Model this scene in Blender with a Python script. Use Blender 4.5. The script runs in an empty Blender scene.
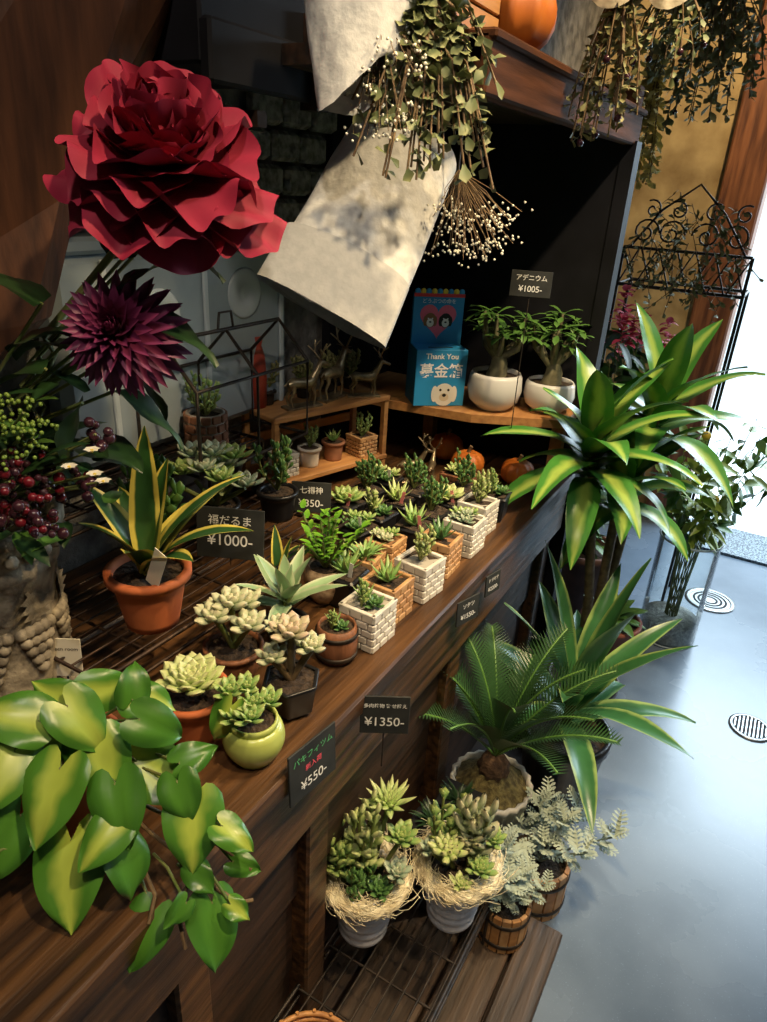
import bpy, math, random
from mathutils import Vector as V, Matrix
R=random.Random(7)
pi=math.pi
Z=V((0,0,1))
sc=bpy.context.scene
# ------------------------------------------------------------------ materials
def newmat(name):
    m=bpy.data.materials.new(name); m.use_nodes=True
    return m,m.node_tree.nodes,m.node_tree.links,m.node_tree.nodes['Principled BSDF']
def c4(c): return (c[0],c[1],c[2],1)
def mat(name,col,col2=None,scale=20,rough=.6,metal=0,bump=0,stretch=(1,1,1),detail=5,lo=.35,hi=.65,trans=0,dist=.01,spec=.5):
    m,n,l,b=newmat(name)
    b.inputs['Roughness'].default_value=rough
    b.inputs['Metallic'].default_value=metal
    b.inputs['Specular IOR Level'].default_value=spec
    b.inputs['Transmission Weight'].default_value=trans
    b.inputs['Base Color'].default_value=c4(col)
    if col2 is not None or bump:
        tc=n.new('ShaderNodeTexCoord'); mp=n.new('ShaderNodeMapping'); mp.inputs['Scale'].default_value=stretch
        nz=n.new('ShaderNodeTexNoise'); nz.inputs['Scale'].default_value=scale; nz.inputs['Detail'].default_value=detail
        l.new(tc.outputs['Object'],mp.inputs[0]); l.new(mp.outputs[0],nz.inputs['Vector'])
        if col2 is not None:
            r=n.new('ShaderNodeValToRGB'); r.color_ramp.elements[0].position=lo; r.color_ramp.elements[1].position=hi
            r.color_ramp.elements[0].color=c4(col); r.color_ramp.elements[1].color=c4(col2)
            l.new(nz.outputs['Fac'],r.inputs[0]); l.new(r.outputs[0],b.inputs['Base Color'])
        if bump:
            bp=n.new('ShaderNodeBump'); bp.inputs['Strength'].default_value=bump; bp.inputs['Distance'].default_value=dist
            l.new(nz.outputs['Fac'],bp.inputs['Height']); l.new(bp.outputs[0],b.inputs['Normal'])
    return m
def leafmat(name,base,edge=None,thr=.55,soft=.15,tip=None,rough=.4,var=.25,tippow=3,nscale=30,sub=0,streak=.5):
    m,n,l,b=newmat(name)
    b.inputs['Roughness'].default_value=rough
    uv=n.new('ShaderNodeUVMap'); uv.uv_map='UVMap'
    sp=n.new('ShaderNodeSeparateXYZ'); l.new(uv.outputs[0],sp.inputs[0])
    tc=n.new('ShaderNodeTexCoord'); nz=n.new('ShaderNodeTexNoise'); nz.inputs['Scale'].default_value=nscale
    l.new(tc.outputs['Object'],nz.inputs['Vector'])
    def mth(op,a,bb,clamp=False):
        q=n.new('ShaderNodeMath'); q.operation=op; q.use_clamp=clamp
        for i,x in enumerate((a,bb)):
            if x is None: continue
            if isinstance(x,(int,float)): q.inputs[i].default_value=x
            else: l.new(x,q.inputs[i])
        return q.outputs[0]
    def mix(f,a,bb,mode='MIX'):
        q=n.new('ShaderNodeMix'); q.data_type='RGBA'; q.blend_type=mode
        if isinstance(f,(int,float)): q.inputs[0].default_value=f
        else: l.new(f,q.inputs[0])
        for i,x in ((6,a),(7,bb)):
            if isinstance(x,tuple): q.inputs[i].default_value=c4(x)
            else: l.new(x,q.inputs[i])
        return q.outputs[2]
    col=base
    if edge is not None:
        e=mth('MULTIPLY',mth('ABSOLUTE',mth('SUBTRACT',sp.outputs[0],.5),None),2.0)
        e=mth('ADD',e,mth('MULTIPLY',mth('SUBTRACT',nz.outputs['Fac'],.5),streak))
        mr=n.new('ShaderNodeMapRange'); mr.inputs[1].default_value=thr-soft; mr.inputs[2].default_value=thr+soft
        l.new(e,mr.inputs[0]); col=mix(mr.outputs[0],base,edge)
    if tip is not None:
        col=mix(mth('POWER',sp.outputs[1],float(tippow)),col,tip)
    dark=mth('ADD',mth('MULTIPLY',nz.outputs['Fac'],var*2),1-var)
    hs=n.new('ShaderNodeHueSaturation'); l.new(dark,hs.inputs['Value'])
    if isinstance(col,tuple): hs.inputs['Color'].default_value=c4(col)
    else: l.new(col,hs.inputs['Color'])
    l.new(hs.outputs[0],b.inputs['Base Color'])
    return m
# ------------------------------------------------------------------ mesh builder
class MB:
    def __init__(s): s.v=[];s.f=[];s.m=[];s.uv=[];s.mats=[];s.sm=[]
    def mi(s,m):
        if m not in s.mats: s.mats.append(m)
        return s.mats.index(m)
    def add(s,vs,fs,m,uvs=None,smooth=True):
        o=len(s.v); k=s.mi(m)
        s.v.extend([tuple(x) for x in vs]); s.uv.extend(uvs if uvs else [(.5,.5)]*len(vs))
        for f in fs: s.f.append(tuple(o+i for i in f)); s.m.append(k); s.sm.append(smooth)
    def grid(s,rows,m,uvr=None,closed=False,smooth=True):
        nr=len(rows); nc=len(rows[0]); vs=[p for r in rows for p in r]
        uvs=[((j/(nc-1 if not closed else nc)),i/(nr-1)) for i in range(nr) for j in range(nc)] if uvr is None else uvr
        fs=[]
        for i in range(nr-1):
            for j in range(nc if closed else nc-1):
                a=i*nc+j; b=i*nc+(j+1)%nc; fs.append((a,b,b+nc,a+nc))
        s.add(vs,fs,m,uvs,smooth)
    def tube(s,pts,r,m,n=6,caps=True):
        pts=[V(p) for p in pts]; k=len(pts)
        rr=r if isinstance(r,(list,tuple)) else [r]*k
        rows=[]; prev=None
        for i,p in enumerate(pts):
            d=(pts[min(i+1,k-1)]-pts[max(i-1,0)])
            if d.length<1e-9: d=Z.copy()
            d.normalize()
            if prev is None:
                a=V((1,0,0)) if abs(d.x)<.8 else V((0,1,0)); prev=d.cross(a).normalized()
            else:
                prev=(prev-d*prev.dot(d))
                prev=prev.normalized() if prev.length>1e-6 else d.orthogonal().normalized()
            q=d.cross(prev)
            rows.append([p+(prev*math.cos(2*pi*j/n)+q*math.sin(2*pi*j/n))*rr[i] for j in range(n)])
        s.grid(rows,m,closed=True)
        if caps:
            s.add(rows[0],[tuple(range(n))[::-1]],m); s.add(rows[-1],[tuple(range(n))],m)
    def lathe(s,prof,m,n=28,c=(0,0,0),fn=None,rot=None):
        rows=[]
        c=V(c)
        for (r,z) in prof:
            row=[]
            for j in range(n):
                a=2*pi*j/n; q=r*(fn(a,z) if fn else 1)
                p=V((q*math.cos(a),q*math.sin(a),z))
                if rot: p=rot@p
                row.append(c+p)
            rows.append(row)
        s.grid(rows,m,closed=True)
    def box(s,c,sz,m,rot=None,bev=0,taper=1):
        c=V(c); hx,hy,hz=sz[0]/2,sz[1]/2,sz[2]/2
        vs=[]
        b=min(bev,hx*.9,hy*.9,hz*.9)
        if b<=0:
            for z in(-1,1):
                t=taper if z>0 else 1
                for x,y in((-1,-1),(1,-1),(1,1),(-1,1)): vs.append(V((x*hx*t,y*hy*t,z*hz)))
            fs=[(3,2,1,0),(4,5,6,7),(0,1,5,4),(1,2,6,5),(2,3,7,6),(3,0,4,7)]
        else:
            def ring(ix,iy,z,t):
                o=[]
                for sx,sy in((-1,-1),(1,-1),(1,1),(-1,1)):
                    A=V((sx*(hx-b-ix)*t,sy*(hy-iy)*t,z));B=V((sx*(hx-ix)*t,sy*(hy-b-iy)*t,z))
                    o+= [A,B] if sx*sy<0 else [B,A]
                return o
            rs=[ring(b,b,-hz,1),ring(0,0,-hz+b,1),ring(0,0,hz-b,taper),ring(b,b,hz,taper)]
            vs=[p for r in rs for p in r]; fs=[]
            for i in range(3):
                for j in range(8): a=i*8+j;q=i*8+(j+1)%8; fs.append((a,q,q+8,a+8))
            fs.append(tuple(range(8))[::-1]); fs.append(tuple(24+j for j in range(8)))
        if rot: vs=[rot@p for p in vs]
        s.add([c+p for p in vs],fs,m,smooth=False)
    def ball(s,c,r,m,n=10,k=6,sc3=(1,1,1)):
        c=V(c); rows=[]
        for i in range(k+1):
            t=pi*i/k; rr=max(math.sin(t),.01)
            rows.append([c+V((rr*math.cos(2*pi*j/n)*sc3[0],rr*math.sin(2*pi*j/n)*sc3[1],-math.cos(t)*sc3[2]))*r for j in range(n)])
        s.grid(rows,m,closed=True)
    def leaf(s,p,d,L,W,m,bend=.8,fold=.2,prof='lance',n=8,nrm=None,wave=0,ph=0):
        cur=V(p); d=V(d).normalized(); up=V(nrm) if nrm is not None else Z
        side=d.cross(up)
        if side.length<.05: side=d.cross(V((R.uniform(-1,1),R.uniform(-1,1),.1)))
        side.normalize(); rows=[]; uvs=[]; cs=(-1,-.5,0,.5,1)
        F=PROF[prof]
        for i in range(n+1):
            t=i/n; w=W/2*F(t); nn=side.cross(d)
            row=[]
            for c in cs:
                q=cur+side*(c*w)+nn*(fold*abs(c)*w+wave*abs(c)*math.sin(t*9+ph+c))
                row.append(q); uvs.append(((c+1)/2,t))
            rows.append(row)
            if bend: d=(Matrix.Rotation(-bend/n,3,side)@d).normalized()
            cur=cur+d*(L/n)
        s.grid(rows,m,uvr=uvs)
    def heart(s,p,d,L,W,m,nrm,bend=.5,fold=.12,ph=0,n=12):
        # cordate blade: two rounded back lobes, notch at the petiole, drawn-out tip
        d=V(d).normalized(); side=d.cross(V(nrm)).normalized(); cur=V(p); rows=[]; uvs=[]
        cs=(-1,-.86,-.66,-.42,-.2,0,.2,.42,.66,.86,1)
        for i in range(n+1):
            t=i/n; nn=side.cross(d)
            w=W/2*max(.012,(max(0,1-t))**.85*(1+1.15*t)*(1-.35*t**3))*(.93+.07*min(1,t*6))
            row=[]
            for c in cs:
                ac=abs(c); lobe=math.sin(pi*min(1,ac**.8*.88)) 
                back=.27*L*(1-t)**3*lobe
                q=cur+side*(c*w)-d*back+nn*(fold*ac*w-.16*w*ac**4-.05*L*(1-t)**4*ac+.0026*math.sin(t*7+ph+c*3)*ac)
                row.append(q); uvs.append(((c+1)/2,t))
            rows.append(row)
            d=(Matrix.Rotation(-bend*(.3+1.4*t)/n,3,side)@d).normalized(); cur=cur+d*(L/n)
        s.grid(rows,m,uvr=uvs)
    def fleshy(s,p,d,L,W,T,m,bend=-.5,prof='obov',n=6,k=8):
        cur=V(p); d=V(d).normalized(); side=d.cross(Z)
        if side.length<.05: side=d.cross(V((R.uniform(-1,1),R.uniform(-1,1),.1)))
        side.normalize(); rows=[]; uvs=[]; F=PROF[prof]
        for i in range(n+1):
            t=i/n; w=max(F(t),.03); nn=side.cross(d)
            rows.append([cur+side*(math.cos(2*pi*j/k)*W/2*w)+nn*(math.sin(2*pi*j/k)*T/2*w) for j in range(k)])
            uvs+=[((math.cos(2*pi*j/k)+1)/2,t) for j in range(k)]
            d=(Matrix.Rotation(-bend/n,3,side)@d).normalized(); cur=cur+d*(L/n)
        s.grid(rows,m,uvr=uvs,closed=True)
    def obj(s,name,loc=(0,0,0),rz=0,parent=None):
        me=bpy.data.meshes.new(name); me.from_pydata(s.v,[],s.f)
        for m in s.mats: me.materials.append(m)
        me.polygons.foreach_set('material_index',s.m); me.polygons.foreach_set('use_smooth',s.sm)
        u=me.uv_layers.new(name='UVMap'); li=[0]*len(me.loops); me.loops.foreach_get('vertex_index',li)
        fl=[]
        for i in li: fl.extend(s.uv[i])
        u.data.foreach_set('uv',fl); me.update()
        o=bpy.data.objects.new(name,me); sc.collection.objects.link(o); o.location=loc; o.rotation_euler=(0,0,rz)
        if parent: o.parent=parent
        return o
def lance(t): return max(.02,math.sin(pi*min(1,(t*.93+.07))**.75)**.8 if t<1 else .02)
PROF={'lance':lance,
 'strap':lambda t: max(.03,min(1,.55+t*1.5)*(1-t**4)),
 'ovate':lambda t: max(.02,(math.sin(pi*(t*.9+.1)**.8))**.8) if t<1 else .02,
 'obov':lambda t: (.35+.75*math.sin(pi*.5*min(t/.68,1))-.1) if t<.68 else max(.03,(1-((t-.68)/.32)**2.2)),
 'spoon':lambda t: (.2+.8*(t/.65)**1.6) if t<.65 else max(.03,math.sqrt(max(0,1-((t-.65)/.35)**2))),
 'spike':lambda t: max(.03,(1-t)**.7),
 'bean':lambda t: max(.05,math.sin(pi*(t*.94+.03))**.5),
 'lobed':lambda t: max(.05,(.35+.65*math.sin(pi*t))*(.45+.55*abs(math.cos(t*4*pi))))}
def sph(az,el): return V((math.cos(az)*math.cos(el),math.sin(az)*math.cos(el),math.sin(el)))
GA=2.39996
# ------------------------------------------------------------------ palette
white=mat('white_ceramic',(.75,.72,.66),(.62,.58,.5),rough=.35)
whitep=mat('white_glaze',(.7,.68,.64),rough=.25)
blue_s=mat('white_pot_paint',(.9,.9,.93),(.82,.82,.88),rough=.35)
terra=mat('terracotta',(.42,.10,.03),(.56,.16,.05),scale=15,rough=.75,bump=.1)
soil=mat('soil',(.02,.012,.007),(.07,.045,.028),scale=120,rough=.95,bump=.8)
moss=mat('moss',(.06,.045,.015),(.17,.14,.05),scale=90,rough=.95,bump=.8)
black=mat('black_plastic',(.012,.012,.014),rough=.35)
blackm=mat('black_iron',(.015,.013,.012),(.05,.035,.025),scale=60,rough=.5,metal=.4)
wire=mat('rusty_wire',(.02,.012,.009),(.07,.04,.025),scale=80,rough=.5,metal=.5)
tan=mat('tan_glaze',(.45,.24,.1),(.6,.36,.17),scale=40,rough=.5,bump=.1)
barrelm=mat('barrel_wood',(.12,.045,.02),(.25,.1,.045),scale=30,stretch=(3,3,.4),rough=.6,bump=.2)
brickm=mat('brick_brown',(.2,.08,.04),(.3,.13,.07),scale=30,rough=.7)
limeg=mat('lime_glaze',(.38,.45,.1),(.45,.52,.15),scale=8,rough=.25)
stone=mat('relief_stone',(.15,.125,.09),(.42,.36,.26),scale=45,rough=.8,bump=.6)
orange=mat('pumpkin_skin',(.42,.10,.012),(.55,.16,.02),scale=15,rough=.5)
stemm=mat('stem_green',(.12,.17,.04),(.2,.2,.06),scale=30)
stemb=mat('stem_brown',(.10,.06,.03),(.2,.13,.06),scale=60,rough=.8,bump=.3)
paper=mat('wrapping_paper',(.46,.465,.46),(.58,.58,.565),scale=70,rough=.8,bump=.35,dist=.006,detail=10)
paperg=mat('wrapping_paper_grey',(.40,.405,.40),(.46,.46,.45),scale=90,rough=.8,bump=.25,dist=.005)
chalk=mat('chalkboard',(.012,.014,.014),(.03,.032,.03),scale=20,rough=.7)
chalkw=mat('chalk_white',(.85,.85,.82),rough=.9)
chalkr=mat('chalk_pink',(.85,.1,.15),rough=.9)
chalkg=mat('chalk_green',(.1,.45,.18),rough=.9)
cardw=mat('card_white',(.7,.66,.55),rough=.8)
sisal=mat('sisal_fibre',(.70,.60,.38),(.92,.86,.66),scale=50,rough=.8)
woodL=mat('pine_wood',(.38,.17,.06),(.52,.26,.09),scale=12,stretch=(6,.6,6),rough=.5,bump=.1)
woodB=mat('bench_wood',(.025,.012,.006),(.17,.078,.028),scale=8,stretch=(8,.45,8),rough=.40,bump=.4,lo=.34,hi=.80,detail=9)
woodD=mat('dark_wood',(.014,.008,.005),(.055,.026,.013),scale=9,stretch=(6,.6,6),rough=.55,bump=.25)
woodR=mat('red_brown_wood',(.04,.014,.006),(.11,.04,.016),scale=8,stretch=(6,6,.6),rough=.6,bump=.2,spec=.25)
woodM=mat('beam_wood',(.03,.012,.006),(.095,.036,.015),scale=8,stretch=(7,.5,7),rough=.8,bump=.3,spec=.08)
woodF=mat('platform_wood',(.028,.018,.012),(.085,.052,.032),scale=9,stretch=(7,.5,7),rough=.5,bump=.25)
blk=mat('black_paint',(.007,.007,.009),(.012,.012,.016),scale=10,rough=.65,spec=.18)
G_var=leafmat('leaf_dracaena_striped',(.30,.43,.08),(.05,.19,.028),thr=.34,soft=.2,rough=.32,streak=.45,var=.22)
G_var2=leafmat('leaf_yellow_edge',(.025,.085,.02),(.62,.52,.10),thr=.66,soft=.06,rough=.35,streak=.2)
G_var3=leafmat('leaf_agave_edge',(.04,.145,.045),(.27,.38,.11),thr=.78,soft=.1,rough=.33,streak=.3)
G_phil=leafmat('leaf_philodendron',(.39,.50,.075),(.07,.21,.022),thr=.40,soft=.22,rough=.33,nscale=26,streak=1.2)
G_phil2=leafmat('leaf_philodendron_green',(.07,.21,.022),(.045,.15,.016),rough=.33)
G_dark=leafmat('leaf_dark',(.018,.05,.014),(.01,.03,.008),rough=.4)
G_mid=leafmat('leaf_mid',(.07,.17,.03),rough=.4,tip=(.12,.24,.05))
G_lt=leafmat('leaf_light',(.30,.40,.07),rough=.4)
G_zz=leafmat('leaf_zz',(.12,.32,.025),rough=.22,tip=(.28,.48,.06))
G_pal=leafmat('leaf_palm',(.032,.085,.028),rough=.28)
S_pale=leafmat('succulent_pale',(.40,.48,.30),rough=.5,tip=(.55,.5,.33),var=.1)
S_green=leafmat('succulent_green',(.20,.38,.11),rough=.4,tip=(.38,.42,.14),var=.15)
S_lime=leafmat('succulent_lime',(.38,.52,.17),rough=.4,tip=(.55,.55,.28),var=.12)
S_blue=leafmat('succulent_blue',(.30,.44,.32),rough=.5,tip=(.48,.46,.32),var=.12)
S_dk=leafmat('succulent_dark',(.06,.15,.05),rough=.35,tip=(.12,.24,.06),var=.2)
S_blush=leafmat('succulent_blush',(.42,.42,.26),rough=.5,tip=(.55,.4,.3),var=.1)
S_silver=leafmat('leaf_silver',(.36,.42,.33),rough=.7,var=.2)
euc=leafmat('leaf_eucalyptus',(.10,.13,.05),rough=.6,tip=(.24,.24,.1))
dryg=leafmat('leaf_dried',(.12,.125,.045),rough=.7,tip=(.24,.21,.08))
peo=leafmat('petal_crimson',(.12,.003,.012),rough=.7,tip=(.34,.013,.05),var=.3,tippow=1.5)
dah=leafmat('petal_purple',(.085,.008,.035),rough=.5,tip=(.22,.03,.11),var=.2,tippow=2)
ber1=mat('berry_red',(.13,.008,.015),rough=.2); ber2=mat('berry_purple',(.04,.012,.02),rough=.2); ber3=mat('berry_green',(.18,.28,.04),rough=.4)
pinkm=mat('pink_petal',(.6,.06,.12),rough=.6)
yelm=mat('yellow_petal',(.7,.5,.04),rough=.6)
agm=leafmat('leaf_grey_green',(.25,.38,.2),(.45,.5,.33),thr=.75,rough=.5)
# ------------------------------------------------------------------ room
def boxobj(name,x0,x1,y0,y1,z0,z1,m,bev=0):
    mb=MB(); mb.box((0,0,0),(x1-x0,y1-y0,z1-z0),m,bev=bev)
    return mb.obj(name,((x0+x1)/2,(y0+y1)/2,(z0+z1)/2))
floorm=mat('floor_concrete',(.105,.14,.185),(.18,.225,.28),scale=2.6,rough=.2,bump=.12,detail=10,dist=.01)
n=floorm.node_tree.nodes; l=floorm.node_tree.links
sp=n.new('ShaderNodeTexNoise'); sp.inputs['Scale'].default_value=260
tc=n['Texture Coordinate']; l.new(tc.outputs['Object'],sp.inputs['Vector'])
rp=n.new('ShaderNodeValToRGB'); rp.color_ramp.elements[0].position=.66; rp.color_ramp.elements[1].position=.72
rp.color_ramp.elements[0].color=(1,1,1,1); rp.color_ramp.elements[1].color=(1.35,1.35,1.35,1); l.new(sp.outputs['Fac'],rp.inputs[0])
mx=n.new('ShaderNodeMix'); mx.data_type='RGBA'; mx.blend_type='MULTIPLY'; mx.inputs[0].default_value=1
l.new(n['Color Ramp'].outputs[0],mx.inputs[6]); l.new(rp.outputs[0],mx.inputs[7]); l.new(mx.outputs[2],n['Principled BSDF'].inputs['Base Color'])
mr=n.new('ShaderNodeMapRange'); mr.inputs[3].default_value=.16; mr.inputs[4].default_value=.38; l.new(n['Noise Texture'].outputs['Fac'],mr.inputs[0]); l.new(mr.outputs[0],n['Principled BSDF'].inputs['Roughness'])
boxobj('floor',-1.1,2.4,-1.2,3.5,-.06,0,floorm)
stonew=mat('wall_stone',(.08,.076,.07),(.22,.21,.19),scale=22,rough=.9,bump=.8,detail=8,dist=.02)
boxobj('wall_left',-1.12,-1.0,-1.2,3.5,0,2.7,stonew)
tanw=mat('wall_tan_plaster',(.26,.17,.07),(.52,.38,.18),scale=7,rough=.85,bump=.4,detail=8)
boxobj('wall_back',-1.12,-.40,3.5,3.62,0,2.7,tanw)
boxobj('wall_back_header',-.40,1.3,3.5,3.62,2.25,2.7,tanw)
boxobj('wall_back_far',1.3,2.4,3.5,3.62,0,2.7,tanw)
inw=mat('wall_dim_plaster',(.22,.18,.13),(.28,.23,.17),scale=5,rough=.9)
boxobj('wall_right',2.4,2.5,-1.2,3.6,0,2.7,inw)
boxobj('wall_front',-1.12,2.5,-1.3,-1.2,0,2.7,inw)
boxobj('ceiling',-1.12,2.5,-1.3,3.62,2.7,2.8,inw)
doorw=mat('door_frame_wood',(.10,.032,.013),(.27,.10,.038),scale=8,stretch=(6,6,.6),rough=.5,bump=.2)
boxobj('trim_1',-.40,-.235,3.44,3.64,0,2.25,doorw,bev=.008)
boxobj('trim_2',-.235,1.3,3.44,3.64,2.12,2.25,doorw,bev=.008)
pave=mat('street_pavement',(.66,.7,.74),(.78,.82,.84),scale=2,rough=.7)
boxobj('street_pavement',-6,8,3.5,12,-.1,-.02,pave)
fac=mat('street_facade_paint',(.7,.74,.78),(.8,.84,.86),scale=1,rough=.8)
boxobj('street_building',-6,8,9,9.4,-.02,1.9,fac)
thr=mat('threshold_metal',(.05,.06,.08),(.25,.3,.33),scale=130,rough=.45,metal=.3,lo=.45,hi=.55)
boxobj('door_threshold_mat',-.2,1.3,3.25,3.56,0,.012,thr)
met=mat('drain_steel',(.35,.36,.36),rough=.35,metal=.9); dkh=mat('drain_hole',(.01,.01,.012),rough=.8)
def drain(name,x,y,r,ring=False):
    mb=MB()
    mb.lathe([(r,0),(r,.004),(r*.82,.005),(r*.8,.002)],met,n=40)
    mb.lathe([(r*.8,.002),(.0005,.002)],dkh if not ring else met,n=40)
    if ring:
        for q in(.68,.5,.32): mb.lathe([(r*q,.003),(r*(q-.04),.0045),(r*(q-.09),.003)],dkh,n=40)
    else:
        for i in range(9):
            q=-r*.7+i*r*.175; h=math.sqrt(max(0,(r*.78)**2-q*q)); mb.box((q,0,.003),(r*.06,2*h,.003),met)
    mb.obj(name,(x,y,0))
drain('floor_drain',.208,2.045,.062); drain('floor_drain',-.0,2.78,.095,True)
# ------------------------------------------------------------------ bench & cabinet
mb=MB()
for i,(x0,x1) in enumerate(((-.99,-.80),(-.797,-.60),(-.597,-.383))):
    mb.box(((x0+x1)/2,.68,.7825),(x1-x0,2.08,.035),woodB,bev=.004)
mb.box((-.41,.68,.700),(.03,2.08,.125),woodB,bev=.004)
mb.box((-.45,.68,.53),(.03,2.08,.18),woodD,bev=.004)
mb.box((-.455,.68,.34),(.02,2.08,.18),woodD,bev=.004)
mb.box((-.46,.68,.16),(.02,2.08,.17),woodD,bev=.004)
for yy in (-.3,.36,.62,1.1,1.68): mb.box((-.435,yy,.42),(.04,.055,.68),woodB,bev=.004)
for yy in (-.3,.42,1.1,1.68): mb.box((-.94,yy,.38),(.05,.06,.76),woodD,bev=.004)
mb.obj('display_bench')
mb=MB()
mb.box((-.695,1.745,.82),(.585,.035,1.64),blk,bev=.003)
mb.box((-.69,1.33,1.60),(.58,.86,.025),woodD)
mb.box((-.405,1.33,1.585),(.03,.86,.065),woodM,bev=.003)
mb.box((-.402,1.33,1.615),(.04,.86,.012),woodM,bev=.003)
mb.box((-.975,1.58,1.2),(.02,.30,.8),blk)
mb.box((-.69,1.75,1.63),(.58,.05,.07),woodM,bev=.003)
mb.box((-.40,1.75,.78),(.03,.05,1.56),blk)
mb.obj('display_cabinet')
mb=MB()
mb.box((-.85,.875,1.64),(.28,.23,.14),blk,bev=.004)
mb.box((-.705,.875,1.585),(.02,.23,.07),blk,bev=.004)
mb.box((-.70,.985,1.60),(.03,.03,.12),woodD)
mb.box((-.85,.875,1.52),(.28,.02,.02),woodD)
mb.obj('overhead_shelf')
mb=MB()
fr=[V((-.66,.80,1.95)),V((-.745,.742,1.633)),V((-.797,.60,1.409)),V((-.80,.54,1.27)),V((-.83,.49,1.22)),V((-.95,.33,1.22)),V((-.99,.50,1.95))]
bk=[p+V((-.03,.05,0)) for p in fr]; bk[-1].x=-.995
k=len(fr); mb.add(fr+bk,[tuple(range(k))[::-1],tuple(range(k,2*k))]+[(i,(i+1)%k,(i+1)%k+k,i+k) for i in range(k)],woodR,smooth=False)
mb.obj('wooden_brace_board')
mb=MB()
x=-.98
for w in (.14,.15,.14,.15,.14,.1,.08):
    mb.box((x+w/2,.45,.065),(w-.006,1.16,.03),woodF,bev=.003); x+=w
mb.box((-.54,.45,.025),(.86,1.1,.05),woodD)
mb.box((-.62,1.37,.04),(.70,.66,.08),woodD,bev=.004)
mb.obj('floor_platform')
# ------------------------------------------------------------------ racks
def rack(mb,x0,x1,y0,y1,z,z0,m=wire,step=.022,legs=True,k=1):
    r=.0028*k
    mb.tube([(x0,y0,z),(x1,y0,z),(x1,y1,z),(x0,y1,z),(x0,y0,z)],r,m)
    mb.tube([(x0,y0,z-.03),(x1,y0,z-.03),(x1,y1,z-.03),(x0,y1,z-.03),(x0,y0,z-.03)],r*.8,m)
    q=x0
    while q<x1: mb.tube([(q,y0,z),(q,y1,z)],.0014*k,m,n=5); q+=step
    q=y0+.08
    while q<y1: mb.tube([(x0,q,z-.003),(x1,q,z-.003)],.0018*k,m,n=5); q+=.12/k
    if legs:
        for a in(x0,x1):
            for b in(y0,y1): mb.tube([(a,b,z),(a,b,z0)],r,m)
mb=MB(); rack(mb,-.835,-.625,.44,1.02,.87,.80,k=1.3); rack(mb,-.985,-.84,.44,1.02,.98,.80,k=1.3); mb.obj('wire_plant_rack')
mb=MB(); rack(mb,-.43,-.215,.42,.92,.22,.08,m=blackm,step=.026,k=1.35); mb.obj('wire_floor_rack')
# ------------------------------------------------------------------ plant parts
def soilcap(mb,r,z,m=soil,n=20,sq=False):
    if sq:
        rows=[[V((x,y,z+R.uniform(-.002,.002))) for x in (-r,-r/3,r/3,r)] for y in (-r,-r/3,r/3,r)]; mb.grid(rows,m)
    else: mb.lathe([(r,z),(r*.6,z+.003),(r*.3,z+.001),(.0005,z+.003)],m,n=n)
def rosette(mb,c,rad,m,n=26,prof='obov',w=.42,th=.16,inner=1.35,outer=.15,tilt=None):
    for i in range(n):
        f=(i+.6)/n; az=i*GA; el=inner+(outer-inner)*f**.8
        L=rad*(.3+.72*f**.7); d=sph(az,el)
        if tilt: d=tilt@d
        mb.fleshy(V(c)+d*rad*.06,d,L,L*w*(1.2-.2*f)+rad*.05,rad*th,m,bend=-.35,prof=prof,n=5,k=6)
def stemclump(mb,c,h,m,n=7,ls=.014,spread=.5,prof='spoon',per=8,stem=stemm,lean=(0,0,0)):
    for i in range(n):
        az=i*GA+R.random(); el=pi/2-spread*R.uniform(.1,1); d=(sph(az,el)+V(lean)).normalized(); L=h*R.uniform(.6,1)
        p0=V(c); pts=[p0,p0+d*L*.5,p0+d*L*.7+V((0,0,L*.35))]
        mb.tube(pts,.0016+h*.008,stem,n=5)
        for k in range(per):
            f=.3+.7*k/(per-1); q=pts[0].lerp(pts[1],f*2) if f<.5 else pts[1].lerp(pts[2],f*2-1)
            a=k*GA; mb.fleshy(q,sph(a,.35+.7*f**3),ls*R.uniform(.8,1.1),ls*.6,ls*.3,m,prof=prof,n=4,k=6)
def haworthia(mb,c,rad,m,n=16,w=.25): rosette(mb,c,rad,m,n=n,prof='spike',w=w,th=.12,inner=1.3,outer=.45)
def cluster(mb,r,z,kind,m,m2=None):
    m2=m2 or m; r=r*1.22
    if kind=='ros': rosette(mb,(0,0,z),r*1.15,m)
    elif kind=='multi':
        for i in range(5):
            a=i*GA+.4; q=r*.55*(i>0); rosette(mb,(q*math.cos(a),q*math.sin(a),z+R.uniform(0,r*.3)),r*R.uniform(.5,.7),m if i%2 else m2,n=14)
    elif kind=='haw': haworthia(mb,(0,0,z),r*1.35,m,w=.3)
    elif kind=='clump': stemclump(mb,(0,0,z),r*1.9,m,n=9,ls=r*.42,spread=.75)
    elif kind=='mix':
        rosette(mb,(r*.35,0,z),r*.7,m,n=16); haworthia(mb,(-r*.4,r*.3,z),r*.9,m2); stemclump(mb,(-.1*r,-r*.4,z),r*1.3,m2,n=4,ls=r*.35)
    elif kind=='fine':
        for i in range(46):
            a=R.uniform(0,6.28);q=r*.7*R.random(); mb.leaf((q*math.cos(a),q*math.sin(a),z),sph(a,R.uniform(.6,1.4)),r*R.uniform(.7,1.4),r*.2,m,bend=.7,n=4)
gw_=mat('grout_white',(.4,.37,.32),rough=.8); gt_=mat('grout_tan',(.25,.12,.05),rough=.8)
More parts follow.
